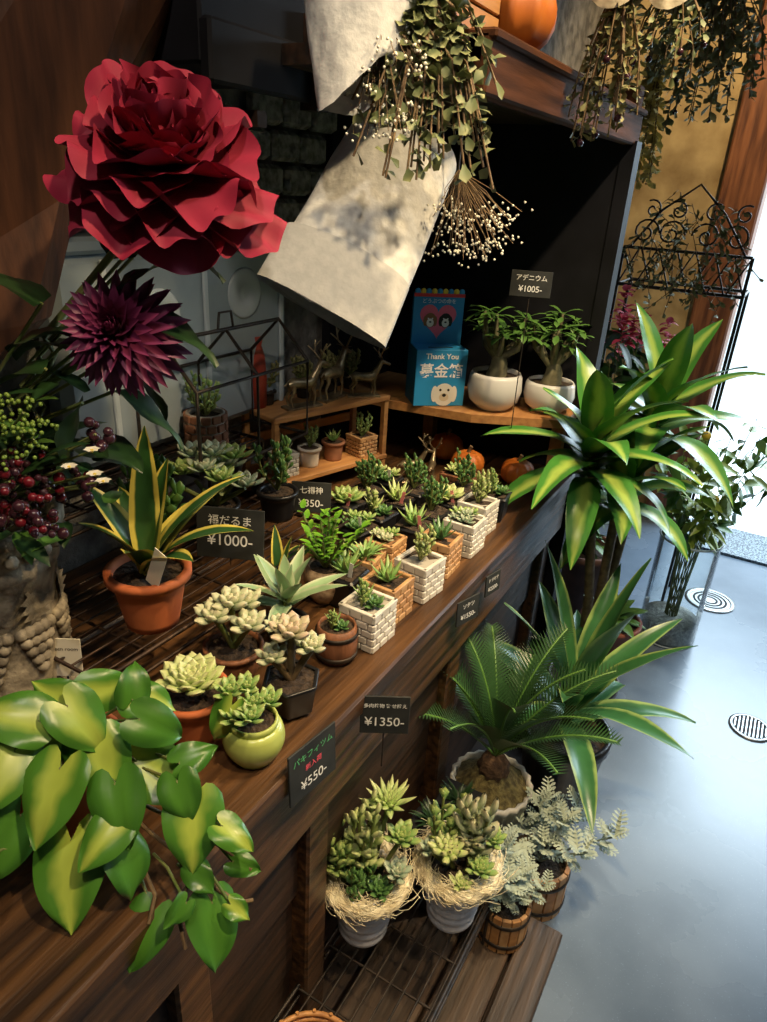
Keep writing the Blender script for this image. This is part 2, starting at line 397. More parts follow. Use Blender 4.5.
def latticepot(name,x,y,z,w,h,m,kind,pm,pm2,rz=0):
    mb=MB(); mb.box((0,0,h/2),(w*.93,w*.93,h-.006),gw_ if m is white else gt_)
    rows=5
    for r_ in range(rows):
        zz=h*(r_+.5)/rows; off=(r_%2)*.5
        for s_ in range(4):
            rot=Matrix.Rotation(s_*pi/2,3,'Z')
            for q in range(-1,4):
                a=(q+off)/3*w; b=a+w/3-.002
                a=max(a,0.001); b=min(b,w-.001)
                if b-a<.004: continue
                mb.box(rot@V(((a+b)/2-w/2,-w/2+.002,zz)),(b-a,.005,h/rows-.002),m,rot=rot,bev=.0012)
    for s_ in range(4):
        rot=Matrix.Rotation(s_*pi/2,3,'Z'); mb.box(rot@V((0,-w/2+.003,h)),(w,.007,.006),m,rot=rot,bev=.001)
    soilcap(mb,w*.44,h-.003,sq=True)
    cluster(mb,w*.42,h-.002,kind,pm,pm2)
    return mb.obj(name,(x,y,z),rz)
def roundpot(mb,r0,r1,h,m,n=28,fn=None,rim=.006,soilm=soil,bulge=0):
    prof=[(.001,0),(r0,0)]
    for i in range(1,8):
        t=i/8; prof.append((r0+(r1-r0)*t+bulge*math.sin(pi*t),h*t))
    prof+=[(r1,h*.86),(r1+rim*.6,h*.87),(r1+rim*.6,h),(r1-rim*.4,h),(r1-rim*.6,h*.9)]
    mb.lathe(prof,m,n=n,fn=fn); soilcap(mb,r1-rim*.3,h*.9,soilm)
lat=[(-.452,.795,white,'mix',S_dk,S_green),(-.462,.872,tan,'haw',S_green,None),(-.45,.965,white,'clump',S_lime,None),(-.458,1.06,tan,'haw',S_dk,None),(-.452,1.16,white,'multi',S_green,S_blue),(-.465,1.255,white,'clump',S_lime,None)]
for x,y,m,k,a,b in lat: latticepot('potted_succulent_lattice_planter',x,y,.80,.066,.065,m,k,a,b,rz=R.uniform(-.12,.12))
latticepot('potted_succulent_lattice_planter',-.545,.935,.80,.058,.055,tan,'fine',S_green,None,.1)
latticepot('potted_succulent_lattice_planter',-.545,1.012,.80,.058,.055,tan,'multi',S_green,S_pale,.0)
latticepot('potted_succulent_lattice_planter',-.57,1.40,.80,.075,.055,barrelm,'multi',S_green,S_lime,.0)
tagc=[mat('tag_yellow',(.6,.42,.05)),mat('tag_white',(.6,.6,.58)),mat('tag_white_b',(.6,.58,.5)),mat('tag_pink',(.6,.2,.2))]
def blackpot(x,y,kind,m,m2=None,r=.03,h=.055,z=.8,tag=True):
    mb=MB(); mb.box((0,0,h/2),(r*1.7,r*1.7,h),black,taper=1.15,bev=.004); mb.box((0,0,h),(r*2.1,r*2.1,.008),black,bev=.003)
    soilcap(mb,r*.92,h+.005,sq=True); cluster(mb,r*1.05,h+.004,kind,m,m2)
    if tag: mb.box((r*.6,-r*.5,h+.015),(.007,.001,.034),R.choice(tagc),rot=Matrix.Rotation(R.uniform(-.3,.3),3,'Y'))
    mb.obj('potted_succulent_nursery_pot',(x,y,z),R.uniform(-.2,.2))
ks=['haw','clump','ros','clump','multi','mix']
P=[S_green,S_dk,S_lime,S_dk]
bl=[(-.53,1.09),(-.53,1.165),(-.53,1.24),(-.53,1.32),(-.612,1.02),(-.612,1.095),(-.612,1.17),(-.612,1.245),(-.69,1.10),(-.69,1.18),(-.69,1.26),(-.46,1.335),(-.538,.862)]
for i,(x,y) in enumerate(bl): blackpot(x,y,ks[i%6],P[(i*3)%4],P[(i+1)%4],tag=i%2==0)
mb=MB(); roundpot(mb,.029,.043,.072,terra); rosette(mb,(0,0,.078),.046,S_lime,n=44,w=.48); mb.obj('potted_echeveria',(-.522,.492,.80))
mb=MB(); roundpot(mb,.024,.028,.060,limeg,bulge=.012,rim=.003)
for a,q in((0,0),(1,.02),(2.6,.024),(4.3,.022),(5.3,.024),(3.4,.03)): rosette(mb,(q*math.cos(a),q*math.sin(a),.065+R.uniform(0,.03)),.025,S_green,n=16)
mb.heart((-.015,-.02,.085),(-.2,-.4,-.8),.055,.04,G_phil,nrm=(.5,-.6,.6))
mb.obj('potted_sedum',(-.437,.505,.80))
mb=MB(); roundpot(mb,.027,.039,.052,barrelm,bulge=.004)
for i,(a,q,h) in enumerate(((0,0,.07),(0,.03,.045),(1.6,.028,.055),(3.1,.03,.04),(4.5,.028,.06))):
    c=V((q*math.cos(a),q*math.sin(a),.048+h)); mb.tube([(0,0,.045),c*.6+V((0,0,.02)),c],.004,stemm); rosette(mb,c,.034,S_pale,n=16,w=.5,th=.28)
mb.obj('potted_pachyphytum',(-.560,.61,.80))
mb=MB(); hexf=lambda a,z: math.cos(pi/6)/math.cos(((a+.001)%(pi/3))-pi/6)
mb.lathe([(.001,0),(.026,0),(.034,.008),(.039,.045),(.041,.05),(.039,.052),(.035,.05)],black,n=36,fn=hexf); soilcap(mb,.035,.047,soil)
for i,(a,q,h,r) in enumerate(((0,0,.07,.036),(.5,.026,.05,.028),(2.2,.024,.045,.026),(4.2,.026,.04,.028),(3.3,.02,.075,.022))):
    c=V((q*math.cos(a),q*math.sin(a),.048+h)); mb.tube([(0,0,.045),c*.6+V((0,0,.02)),c],.005,stemb); rosette(mb,c,r,S_blush if i==0 else S_pale,n=16,w=.5,th=.26)
mb.obj('potted_graptoveria',(-.452,.60,.80))
mb=MB(); roundpot(mb,.024,.03,.05,black)
for i in range(13): 
    f=i/12; mb.leaf((0,0,.07+.02*(1-f)),sph(i*GA,1.4-1.1*f),.06+.065*f,.026,agm,bend=.5*f,fold=.35,prof='lance')
mb.tube([(0,0,.045),(0,0,.09)],.006,stemm); mb.obj('potted_silver_agave',(-.54,.705,.80))
mb=MB(); mb.lathe([(.001,0),(.026,0),(.031,.015),(.033,.03),(.031,.045),(.029,.058),(.026,.058),(.026,.05)],barrelm,n=30,fn=lambda a,z:1-.02*(abs(math.sin(a*7.5))<.12))
for zz in(.012,.046): mb.lathe([(.0305,zz-.003),(.0325,zz-.003),(.0325,zz+.003),(.0305,zz+.003)],blackm,n=30)
soilcap(mb,.026,.052); cluster(mb,.02,.053,'mix',S_dk,S_green); mb.obj('potted_succulent_barrel_planter',(-.465,.728,.80))
mb=MB(); mb.lathe([(.001,0),(.02,0),(.03,.015),(.036,.035),(.034,.055),(.03,.066),(.026,.064)],mat('speckled_glaze',(.12,.06,.03),(.55,.4,.25),scale=70,rough=.4),n=28); soilcap(mb,.027,.062)
for i in range(11):
    az=i*GA; d=sph(az,1.4-.45*(i%3)/2); L=R.uniform(.07,.125); pts=[V((0,0,.06))+d*L*t+V((0,0,-.01*t*t)) for t in (0,.33,.66,1)]
    mb.tube(pts,.0022,stemm,n=5)
    for k in range(10):
        f=.25+.75*k/9; q=V((0,0,.06))+d*L*f; sd=d.cross(Z).normalized()*(1 if k%2 else -1)
        mb.leaf(q,sd*.8+d*.7,.020,.011,G_zz,bend=.3,n=4)
mb.obj('potted_zz_plant',(-.570,.85,.80))
def sans(mb,z,h,n,w,m,spr=.6):
    for i in range(n):
        f=i/(n-1); mb.leaf((.006*math.cos(i*GA),.006*math.sin(i*GA),z),sph(i*GA,1.5-spr*f*1.2),h*(1-.35*f*R.random()),w,m,bend=.25+.6*f,fold=.35,prof='strap',n=9)
mb=MB(); roundpot(mb,.022,.027,.045,tan); sans(mb,.042,.10,7,.022,G_var2); mb.obj('potted_small_sansevieria',(-.62,.79,.80))
mb=MB(); roundpot(mb,.036,.052,.085,terra,rim=.01)
for az,el,L,b in((2.2,1.45,.20,.3),(.35,1.0,.18,.9),(.75,1.2,.20,.75),(-.2,.95,.13,.8),(3.3,1.15,.15,.5),(4.4,1.2,.13,.6),(1.6,1.4,.16,.3),(5.3,1.1,.12,.7),(2.7,1.0,.14,.6),(1.3,1.1,.15,.8)):
    mb.leaf((0,0,.078),sph(az,el),L,.042,G_var2,bend=b,fold=.3,prof='strap',n=12)
mb.box((.045,-.025,.11),(.022,.001,.06),cardw,rot=Matrix.Rotation(.4,3,'Y')); mb.obj('potted_sansevieria',(-.672,.57,.872))
mb=MB(); roundpot(mb,.03,.04,.055,black)
for i in range(9):
    a=i*GA; q=.055*math.sqrt(i/8); rosette(mb,(q*math.cos(a),q*math.sin(a),.085+.06*R.random()),.038,S_green if i%2 else S_blue,n=18)
    mb.tube([(0,0,.05),(q*math.cos(a),q*math.sin(a),.09)],.004,stemm)
mb.obj('potted_echeveria_cluster',(-.79,.83,.872))
mb=MB(); roundpot(mb,.028,.035,.055,black); cluster(mb,.04,.055,'clump',S_dk); mb.obj('potted_jade_plant',(-.74,.94,.872))
mb=MB(); roundpot(mb,.03,.035,.05,black); stemclump(mb,(0,0,.05),.12,G_mid,n=11,ls=.034,spread=.9); mb.obj('potted_jade_plant',(-.78,.68,.872))
mb=MB(); roundpot(mb,.03,.04,.06,black)
for i in range(18): mb.leaf((0,0,.055),sph(i*GA,1.3-.9*i/18),R.uniform(.1,.17),.06,G_dark,bend=1.1,prof='ovate',fold=.15)
mb.obj('potted_dark_leaf_plant',(-.90,.55,.982))
mb=MB()
for zz in range(4):
    for k in range(12):
        a=(k+.5*(zz%2))*2*pi/12; mb.box((.037*math.cos(a),.037*math.sin(a),.01+zz*.017),(.006,.017,.014),brickm,rot=Matrix.Rotation(a,3,'Z'),bev=.0015)
mb.lathe([(.001,0),(.036,0),(.036,.068),(.03,.068),(.03,.06)],mat('mortar',(.4,.35,.3),rough=.9)); soilcap(mb,.031,.06); cluster(mb,.032,.06,'clump',S_green); mb.obj('potted_succulent_brick_planter',(-.89,.92,.982))
mb=MB(); x0,x1,y0,y1,z0,z1,zr=-.93,-.79,.80,1.10,.983,1.13,1.20
for x in(x0,x1):
    mb.tube([(x,y0,z0),(x,y0,z1),(x,y1,z1),(x,y1,z0),(x,y0,z0)],.0035,blackm)
    mb.tube([(x,(y0+y1)/2,z0),(x,(y0+y1)/2,z1)],.0025,blackm)
xm=(x0+x1)/2
for y in(y0,(y0+y1)/2,y1): mb.tube([(x0,y,z1),(xm,y,zr),(x1,y,z1)],.0035,blackm)
mb.tube([(xm,y0,zr),(xm,y1,zr)],.0035,blackm)
for y in(y0,y1): mb.tube([(x0,y,z0),(x1,y,z0)],.0035,blackm)
mb.tube([(xm,.93,zr),(xm,.935,zr+.03),(xm,.965,zr+.03),(xm,.97,zr)],.0025,blackm)
mb.obj('wire_terrarium_frame')
mb=MB(); D=.13;Ln=.33
mb.box((-D/2,Ln/2,.195),(D,Ln,.012),woodL,bev=.002); mb.box((-D/2,Ln/2,.05),(D,Ln,.012),woodL,bev=.002)
for y in(.008,Ln-.008):
    for x in(-.01,-D+.01): mb.box((x,y,.095),(.012,.012,.19),woodL)
mb.box((-D+.004,Ln/2,.12),(.006,Ln,.02),woodL)
mb.obj('small_wooden_shelf',(-.858,1.084,.80),math.radians(-16))
def onshelf(x,y,z):
    a=math.radians(-16); return (-.858+x*math.cos(a)-y*math.sin(a),1.084+x*math.sin(a)+y*math.cos(a),.80+z)
brass=mat('antique_brass',(.16,.12,.07),(.38,.3,.18),scale=60,rough=.35,metal=.7)
def figurine(name,loc,s,rz):
    mb=MB(); m=brass
    mb.tube([(-.032*s,0,.045*s),(-.022*s,0,.048*s),(-.005*s,0,.046*s),(.015*s,0,.045*s),(.028*s,0,.052*s)],[.006*s,.011*s,.010*s,.012*s,.009*s],m,n=10)
    mb.tube([(.024*s,0,.052*s),(.036*s,0,.07*s),(.043*s,0,.083*s),(.058*s,0,.077*s),(.064*s,0,.075*s)],[.009*s,.006*s,.007*s,.0035*s,.003*s],m,n=10)
    for x,y,hk in((-.027,.006,-.006),(-.024,-.006,-.006),(.020,.006,.003),(.024,-.006,.003)): mb.tube([(x*s,y*s,.046*s),((x-hk*.5)*s,y*s,.032*s),((x+hk)*s,y*s,.02*s),(x*s,y*s,0)],[.006*s,.0038*s,.0025*s,.002*s],m)
    for y in(-1,1):
        mb.leaf((.042*s,y*.005*s,.087*s),(-.3,y*1,.5),.014*s,.006*s,m,bend=.2,n=4)
        mb.tube([(.043*s,y*.003*s,.087*s),(.036*s,y*.012*s,.1*s),(.042*s,y*.02*s,.122*s)],.0018*s,m,n=5); mb.tube([(.036*s,y*.012*s,.1*s),(.026*s,y*.022*s,.112*s)],.0015*s,m,n=5); mb.tube([(.039*s,y*.016*s,.11*s),(.052*s,y*.018*s,.12*s)],.0013*s,m,n=5)
    mb.tube([(-.032*s,0,.05*s),(-.04*s,0,.044*s)],.002*s,m)
    mb.box((0,0,-.000*s),(.08*s,.03*s,.005*s),m,bev=.001)
    mb.obj(name,loc,rz)
figurine('deer_figurine',onshelf(-.04,.10,.203),1.1,1.2); figurine('deer_figurine',onshelf(-.06,.20,.203),1.2,1.6); figurine('deer_figurine',onshelf(-.03,.27,.203),.95,.8)
for y in(.05,.15,.23,.29):
    mb=MB(); roundpot(mb,.014,.018,.03,blackm); stemclump(mb,(0,0,.03),.06,dryg,n=10,ls=.016,spread=.9); mb.obj('potted_mini_plant',onshelf(-.1,y,.201))
latticepot('potted_succulent_lattice_planter',*onshelf(-.04,.05,.056),.05,.05,white,'haw',S_blue,None,-.28)
latticepot('potted_succulent_lattice_planter',*onshelf(-.04,.28,.056),.055,.045,tan,'clump',S_green,None,-.28)
mb=MB(); roundpot(mb,.02,.024,.045,brickm); cluster(mb,.02,.045,'haw',S_green); mb.obj('potted_haworthia',onshelf(-.05,.20,.056))
mb=MB(); roundpot(mb,.02,.024,.045,white); cluster(mb,.022,.045,'clump',S_green); mb.obj('potted_mini_jade',onshelf(-.05,.13,.056))
mb=MB(); mb.lathe([(.001,0),(.024,0),(.026,.06),(.022,.11),(.016,.13),(.019,.15),(.016,.15),(.014,.13)],mat('red_glaze',(.3,.03,.02),(.4,.06,.03),rough=.4)); mb.obj('red_ceramic_vase',onshelf(-.10,.02,.201))
mb=MB(); tub=mat('tub_plastic',(.24,.29,.33),(.34,.40,.44),scale=5,rough=.25); tubd=mat('tub_disc',(.50,.56,.6),rough=.25)
mb.box((-.965,.95,1.16),(.06,.56,.34),tub,bev=.015); mb.box((-.965,.95,1.34),(.068,.58,.025),tub,bev=.006)
for y in(.76,.98,1.2): mb.box((-.932,y,1.16),(.006,.012,.32),tubd,bev=.002)
for y,z in((1.09,1.24),(.87,1.22)):
    rot=Matrix.Rotation(pi/2,3,'Y'); mb.lathe([(.048,0),(.048,.002),(.044,.003),(.018,.003),(.016,.001),(.008,.001),(.001,.001)],tubd,c=(-.935,y,z),rot=rot,n=36)
mb.obj('plastic_storage_tub')
mb=MB(); sb=mat('stone_block',(.12,.12,.115),(.34,.34,.32),scale=60,bump=.9,rough=.9)
for i in range(4):
    for j in range(3): mb.box((-.975,1.17+j*.095+.04*(i%2),1.38+i*.062),(.03,.088,.055),sb,bev=.008)
mb.obj('stone_block_ledge')
# ------------------------------------------------------------------ adenium shelf
mb=MB()
t=[V((-.80,1.47,0)),V((-.60,1.50,0)),V((-.405,1.60,0)),V((-.405,1.727,0)),V((-.96,1.727,0)),V((-.96,1.47,0))]
k=6; mb.add([p+V((0,0,.945)) for p in t]+[p+V((0,0,.965)) for p in t],[tuple(range(k))[::-1],tuple(range(k,2*k))]+[(i,(i+1)%k,(i+1)%k+k,i+k) for i in range(k)],woodL,smooth=False)
mb.box((-.80,1.70,.8725),(.03,.03,.145),woodL); mb.box((-.44,1.70,.8725),(.03,.03,.145),woodL)
mb.obj('corner_wooden_shelf')
bm_=mat('adenium_bark',(.10,.09,.05),(.2,.18,.1),scale=50,rough=.8)
def adenium(x,y,rb,flat,seed):
    mb=MB(); h=.09 if not flat else .075
    mb.lathe([(.001,0),(rb*.55,0),(rb*.9,h*.25),(rb,h*.55),(rb*.95,h*.9),(rb*.88,h),(rb*.84,h*.97),(rb*.84,h*.85)],whitep,n=36); soilcap(mb,rb*.84,h*.88)
    mb.tube([(0,0,h*.85),(.004,0,h+.02),(-.003,.002,h+.055)],[.026,.02,.012],bm_,n=10)
    for i in range(9):
        d=sph(i*GA+seed,.55+.6*R.random()); L=R.uniform(.06,.12); p=V((-.002,0,h+.03)); q=p+d*L*.6; e=q+V((d.x*.35,d.y*.35,1)).normalized()*L*.5
        mb.tube([p,q,e],[.009,.007,.004],bm_)
        for k_ in range(10): mb.leaf(e-V((0,0,.004*(k_%4))),sph(k_*GA+i,.0+.9*(k_/10)),R.uniform(.035,.06),.015,G_mid,bend=.8,n=5,prof='spoon')
    mb.obj('potted_adenium',(x,y,.965))
adenium(-.583,1.585,.066,False,.5); adenium(-.468,1.655,.062,True,1.7)
figurine('deer_figurine',(-.70,1.40,.804),.9,.9); figurine('deer_figurine',(-.66,1.43,.804),.8,1.9)
def pumpkin(x,y,z,r,name='pumpkin'):
    mb=MB(); f=lambda a,z_: 1-.09*abs(math.sin(a*5))
    mb.lathe([(.001,.06*r)]+[(r*math.sin(pi*t)**.75,r*.75*(1-math.cos(pi*t))) for t in(.08,.18,.3,.42,.54,.66,.78,.88,.95)]+[(.002,r*1.35)],orange,n=50,fn=f)
    mb.tube([(0,0,r*1.3),(.02*r,0,r*1.55),(.15*r,0,r*1.8)],[.16*r,.1*r,.12*r],stemb); mb.obj(name,(x,y,z))
pumpkin(-.605,1.52,.80,.044); pumpkin(-.485,1.55,.80,.042); pumpkin(-.70,1.60,.80,.045)
pumpkin(-.445,1.10,1.622,.062)
mb=MB()
for i in range(4): mb.box((0,-.055+i*.037,.06),(.13,.032,.008),woodL)
for s_ in(-1,1):
    for i in range(3): mb.box((s_*.066,0,.015+i*.03),(.006,.15,.025),woodL)
for s_ in(-1,1):
    for i in range(3): mb.box((0,s_*.076,.015+i*.03),(.13,.006,.025),woodL)
mb.obj('wooden_crate',(-.50,.94,1.622))
# ------------------------------------------------------------------ donation box
bluem=mat('box_blue',(.02,.24,.55),(.03,.30,.62),scale=4,rough=.45); redm=mat('box_red',(.65,.04,.05),rough=.5); yellm=mat('box_yellow',(.8,.6,.05),rough=.5)
furw=mat('print_dog_white',(.8,.78,.72),rough=.6); furb=mat('print_dog_brown',(.25,.12,.05),rough=.6); pk=mat('print_pink',(.75,.15,.25),rough=.6); inkb=mat('print_black',(.01,.01,.01),rough=.6); inkw=mat('print_white',(.85,.85,.85),rough=.6)
mb=MB(); W_=.125
mb.box((0,0,.068),(W_,.09,.136),bluem,bev=.001)
mb.box((0,.03,.195),(W_,.014,.12),bluem,bev=.001)
mb.box((0,-.02,.1365),(.06,.004,.001),inkb)
mb.box((0,.0225,.25),(W_,.0012,.008),redm)
for i in range(9): mb.ball((-.054+i*.0135,.0235,.258),.0075,yellm if i%2 else bluem,n=8,k=5,sc3=(1,.3,1))
def flat(pts,y,m): mb.add([V((p[0],y,p[1])) for p in pts],[tuple(range(len(pts)))],m,smooth=False)
def heartp(cx,cz,s): return [(cx+s*.0625*16*math.sin(t)**3,cz+s*.0625*(13*math.cos(t)-5*math.cos(2*t)-2*math.cos(3*t)-math.cos(4*t))) for t in [2*pi*i/32 for i in range(32)]]
def disc(cx,cz,rx,rz): return [(cx+rx*math.cos(t),cz+rz*math.sin(t)) for t in [2*pi*i/20 for i in range(20)]]
flat(heartp(0,.195,.045),.0225,pk)
for cx,m1,m2 in((-.019,furb,furw),(.019,inkb,furw)):
    flat(disc(cx,.192,.015,.017),.0218,m1); flat(disc(cx-.012,.19,.005,.012),.0216,m1); flat(disc(cx+.012,.19,.005,.012),.0216,m1)
    flat(disc(cx,.186,.009,.010),.0212,m2); flat(disc(cx,.188,.003,.002),.0208,inkb)
    for e in(-1,1): flat(disc(cx+e*.005,.196,.0018,.0018),.0208,inkw)
yf=-.0452
flat(disc(.012,.028,.026,.028),yf-.0004,furw); flat(disc(-.012,.03,.008,.02),yf-.0006,furw); flat(disc(.036,.03,.008,.02),yf-.0006,furw)
flat(disc(.012,.022,.012,.010),yf-.0008,mat('print_cream',(.7,.6,.45))); flat(disc(.012,.027,.005,.004),yf-.0012,inkb)
for e in(-1,1): flat(disc(.012+e*.010,.040,.003,.003),yf-.0012,inkb)
bx=mb.obj('dog_donation_box',(-.722,1.54,.966),.72)
def text(s,parent,loc,size,m,rot=(pi/2,0,0),name='lettering',bold=0):
    c=bpy.data.curves.new(name,'FONT'); c.body=s; c.size=size; c.align_x='CENTER'; c.align_y='CENTER'; c.offset=bold; c.materials.append(m)
    o=bpy.data.objects.new(name,c); sc.collection.objects.link(o); o.parent=parent; o.location=loc; o.rotation_euler=rot; return o
text('募金箱',bx,(0,yf-.0008,.084),.036,mat('print_title',(.9,.9,.95)),bold=.0006); text('Thank You',bx,(0,yf-.0008,.120),.018,inkw,bold=.0003)
text('どうぶつの命を',bx,(0,.0218,.236),.012,inkw)
# ------------------------------------------------------------------ price signs
def sign(loc,w,h,lines,rz,tilt=.15,stake=0):
    mb=MB(); mb.box((0,0,h/2),(w,.003,h),chalk,bev=.0008)
    if stake: mb.tube([(0,.003,h*.6),(0,.003,-stake)],.0012,blackm)
    o=mb.obj('price_sign',loc,rz); o.rotation_euler=(-tilt,0,rz)
    for (s,z,sz,m) in lines: text(s,o,(0,-.0022,z*h),sz,m,bold=.0001)
    return o
sign((-.688,.75,.885),.11,.085,[('福だるま',.75,.018,chalkw),('¥1000-',.36,.026,chalkw)],.45,stake=.012)
sign((-.70,.99,.873),.075,.06,[('七福神',.72,.015,chalkw),('¥350-',.3,.02,chalkw)],.5)
sign((-.372,.54,.752),.085,.078,[('パキフィツム',.78,.012,chalkg),('新入荷',.55,.010,chalkr),('¥550-',.25,.02,chalkw)],pi/2-.12,tilt=.05)
sign((-.355,.69,.735),.07,.062,[('多肉植物 寄せ植え',.75,.0075,chalkw),('¥1350-',.32,.02,chalkw)],.55,tilt=.1,stake=.06)
sign((-.49,1.47,1.25),.085,.052,[('アデニウム',.72,.013,chalkw),('¥1005-',.3,.017,chalkw)],.35,tilt=.1,stake=.28)
sign((-.372,1.02,.735),.06,.05,[('ソテツ',.72,.011,chalkw),('¥1550-',.3,.014,chalkw)],pi/2-.3,tilt=.05)
sign((-.372,1.14,.735),.05,.045,[('ドラセナ',.72,.009,chalkw),('¥2200-',.3,.012,chalkw)],pi/2-.2,tilt=.05)
mb=MB(); mb.box((0,0,.045),(.042,.002,.055),cardw); mb.tube([(0,.002,.05),(0,.002,0)],.001,blackm)
o=mb.obj('name_card',(-.70,.445,.825),.55); o.rotation_euler=(-.1,0,.55); text('green room',o,(0,-.0015,.058),.0075,inkb); text('=',o,(0,-.0015,.035),.012,yellm)
# ------------------------------------------------------------------ relief vase + silk bouquet
mb=MB()
mb.lathe([(.001,0),(.078,0),(.082,.012),(.07,.02),(.066,.03),(.068,.10),(.07,.17),(.074,.20),(.078,.205),(.078,.215),(.074,.22),(.085,.25),(.09,.255),(.09,.268),(.078,.27),(.07,.25)],stone,n=40,fn=lambda a,z:1+.02*math.sin(a*8)*(z>.03 and z<.2))
for k_ in range(8):
    a0=k_*2*pi/8
    for i in range(5):
        for j in range(5-i): mb.ball(((.07)*math.cos(a0+(j-(4-i)/2)*.14),.07*math.sin(a0+(j-(4-i)/2)*.14),.13-i*.014),.0085,stone,n=8,k=5)
    mb.leaf((.07*math.cos(a0),.07*math.sin(a0),.14),V((math.cos(a0)*.3,math.sin(a0)*.3,1)),.045,.045,stone,bend=.5,prof='lobed',nrm=(math.cos(a0),math.sin(a0),0))
for k_ in range(24):
    a0=k_*2*pi/24; mb.ball((.082*math.cos(a0),.082*math.sin(a0),.235),.009,stone,n=6,k=4)
mb.obj('carved_stone_vase',(-.775,.42,.80))
vb=V((-.775,.42,1.06))
mb=MB()
pc=V((-.560,.541,1.458)); ax=V((.34,-.36,.82)).normalized()
def basis(axv):
    x_=axv.orthogonal().normalized(); y_=axv.cross(x_); return Matrix((x_,y_,axv)).transposed()
B=basis(ax)
def petal(mb,c,d,nr,L,W,cup,m,ph,ruf=.1,n=12,w_=22):
    # broad cupped petal with a softly waved, rounded rim
    d=d.normalized(); side=d.cross(nr).normalized(); rows=[];uvs=[]; cur=V(c)
    for i in range(n+1):
        t=i/n; nn=side.cross(d); wd=W/2*(.22+.78*math.sin(pi*.5*min(1,t*1.3)))
        row=[]
        for j in range(w_+1):
            c_=j/w_*2-1
            q=cur+side*(c_*wd*(1-.10*t**6))+nn*(.26*wd*c_*c_)+nn*(ruf*L*t*t*(.8*math.sin(c_*3.6+ph)+.42*math.sin(c_*7.5+ph*2)))*.6
            q=q-d*(.36*L*t*abs(c_)**2.8)+d*(.022*L*t**4*math.sin(c_*8+ph*3))
            row.append(q);uvs.append((j/w_,t))
        rows.append(row); d=(Matrix.Rotation(cup/n,3,side)@d).normalized(); cur=cur+d*L/n
    mb.grid(rows,m,uvr=uvs)
NP=72
for i in range(NP):
    f=i/(NP-1); az=i*GA+R.uniform(-.25,.25); el=1.45-1.75*f**.85
    d=B@sph(az,el); out=B@sph(az,el-pi/2+.001)
    L=.045+.068*f
    petal(mb,pc+ax*(.020-.038*f),d,-out,L*R.uniform(.85,1.15),.058+.050*f,1.2-1.6*f,peo,R.uniform(0,6),ruf=.20)
def stem(p0,p1,r=.0035,sag=.03,m=stemm):
    mid=(V(p0)+V(p1))/2+V((-.03,-.0,sag)); mb.tube([V(p0),mid*.5+V(p0)*.25+V(p1)*.25,mid,mid*.4+V(p1)*.6,V(p1)],r,m)
stem(vb,pc-ax*.03,.004)
dc=V((-.59,.49,1.30)); ax2=V((.45,-.80,.35)).normalized(); B2=basis(ax2)
for i in range(130):
    f=i/129; el=1.4-1.75*f; d=B2@sph(i*GA,el)
    mb.leaf(dc+d*.006-ax2*.022*f,d,.027+.046*f,.014+.003*f,dah,bend=-.3+.9*f,fold=.5,prof='lance',n=5,nrm=ax2)
mb.ball(dc+ax2*.005,.01,mat('dahlia_core',(.2,.1,.02)))
stem(vb,dc-ax2*.02)
for p,d,L,W in (((-.62,.49,1.29),(-.5,-.3,.1),.10,.07),((-.60,.53,1.31),(.7,.25,-.1),.10,.05),((-.64,.55,1.36),(-.2,.1,.6),.09,.05),((-.63,.47,1.22),(-.3,-.2,-.5),.10,.06),((-.60,.5,1.33),(.3,.3,.5),.08,.045),((-.66,.5,1.27),(-.8,-.1,.1),.11,.07),((-.64,.52,1.22),(.4,.3,-.2),.10,.05),((-.68,.45,1.18),(-.4,-.5,.3),.11,.06),((-.68,.5,1.15),(.3,.0,.1),.1,.06),((-.70,.42,1.33),(-.1,-.6,.3),.09,.06),((-.62,.57,1.38),(.6,.6,-.1),.09,.05),((-.66,.46,1.32),(-.6,-.4,.5),.11,.07),((-.64,.44,1.26),(-.6,-.5,-.1),.10,.06),((-.67,.55,1.25),(.2,.5,-.4),.11,.05)):
    mb.leaf(p,d,L,W,G_dark,bend=.7,fold=.15,prof='ovate' if W>.055 else 'lance',n=8,wave=.004)
    stem(vb,p,.002)
berm=[ber1,ber1,ber2,ber2,ber2,ber2]
for i in range(26):
    c=V((-.64+R.uniform(-.05,.06),.405+R.uniform(-.06,.06),1.14+R.uniform(-.04,.065)))
    stem(vb,c,.0013,0)
    for k_ in range(R.randint(4,7)):
        mb.ball(c+V((R.uniform(-1,1),R.uniform(-1,1),R.uniform(-1,1)))*.014,R.uniform(.004,.0068),R.choice(berm),n=8,k=6)
for i in range(8):
    c=V((-.635+R.uniform(-.05,.03),.375+R.uniform(-.04,.03),1.20+R.uniform(-.02,.04)))
    stem(vb,c,.0013,0)
    for k_ in range(26): mb.ball(c+V((R.uniform(-1,1),R.uniform(-1,1),R.uniform(-1,1.2)))*.018,.0024,ber3,n=5,k=4)
for c in((-.572,.43,1.165),(-.597,.42,1.17),(-.58,.445,1.15),(-.585,.44,1.185)):
    for k_ in range(6): mb.leaf(c,sph(k_*pi/3,.4),.009,.007,cardw,bend=.3,n=3,prof='spoon')
    mb.ball(c,.002,yelm); stem(vb,c,.0013,0)
for i in range(44):
    c=V((-.67+R.uniform(-.08,.05),.42+R.uniform(-.07,.07),1.09+R.uniform(-.02,.16)))
    mb.leaf(c,sph(R.uniform(0,6.28),R.uniform(-.2,.8)),R.uniform(.03,.06),.022,R.choice([G_dark,G_mid,G_dark]),bend=.6,n=5)
mb.obj('silk_flower_bouquet')
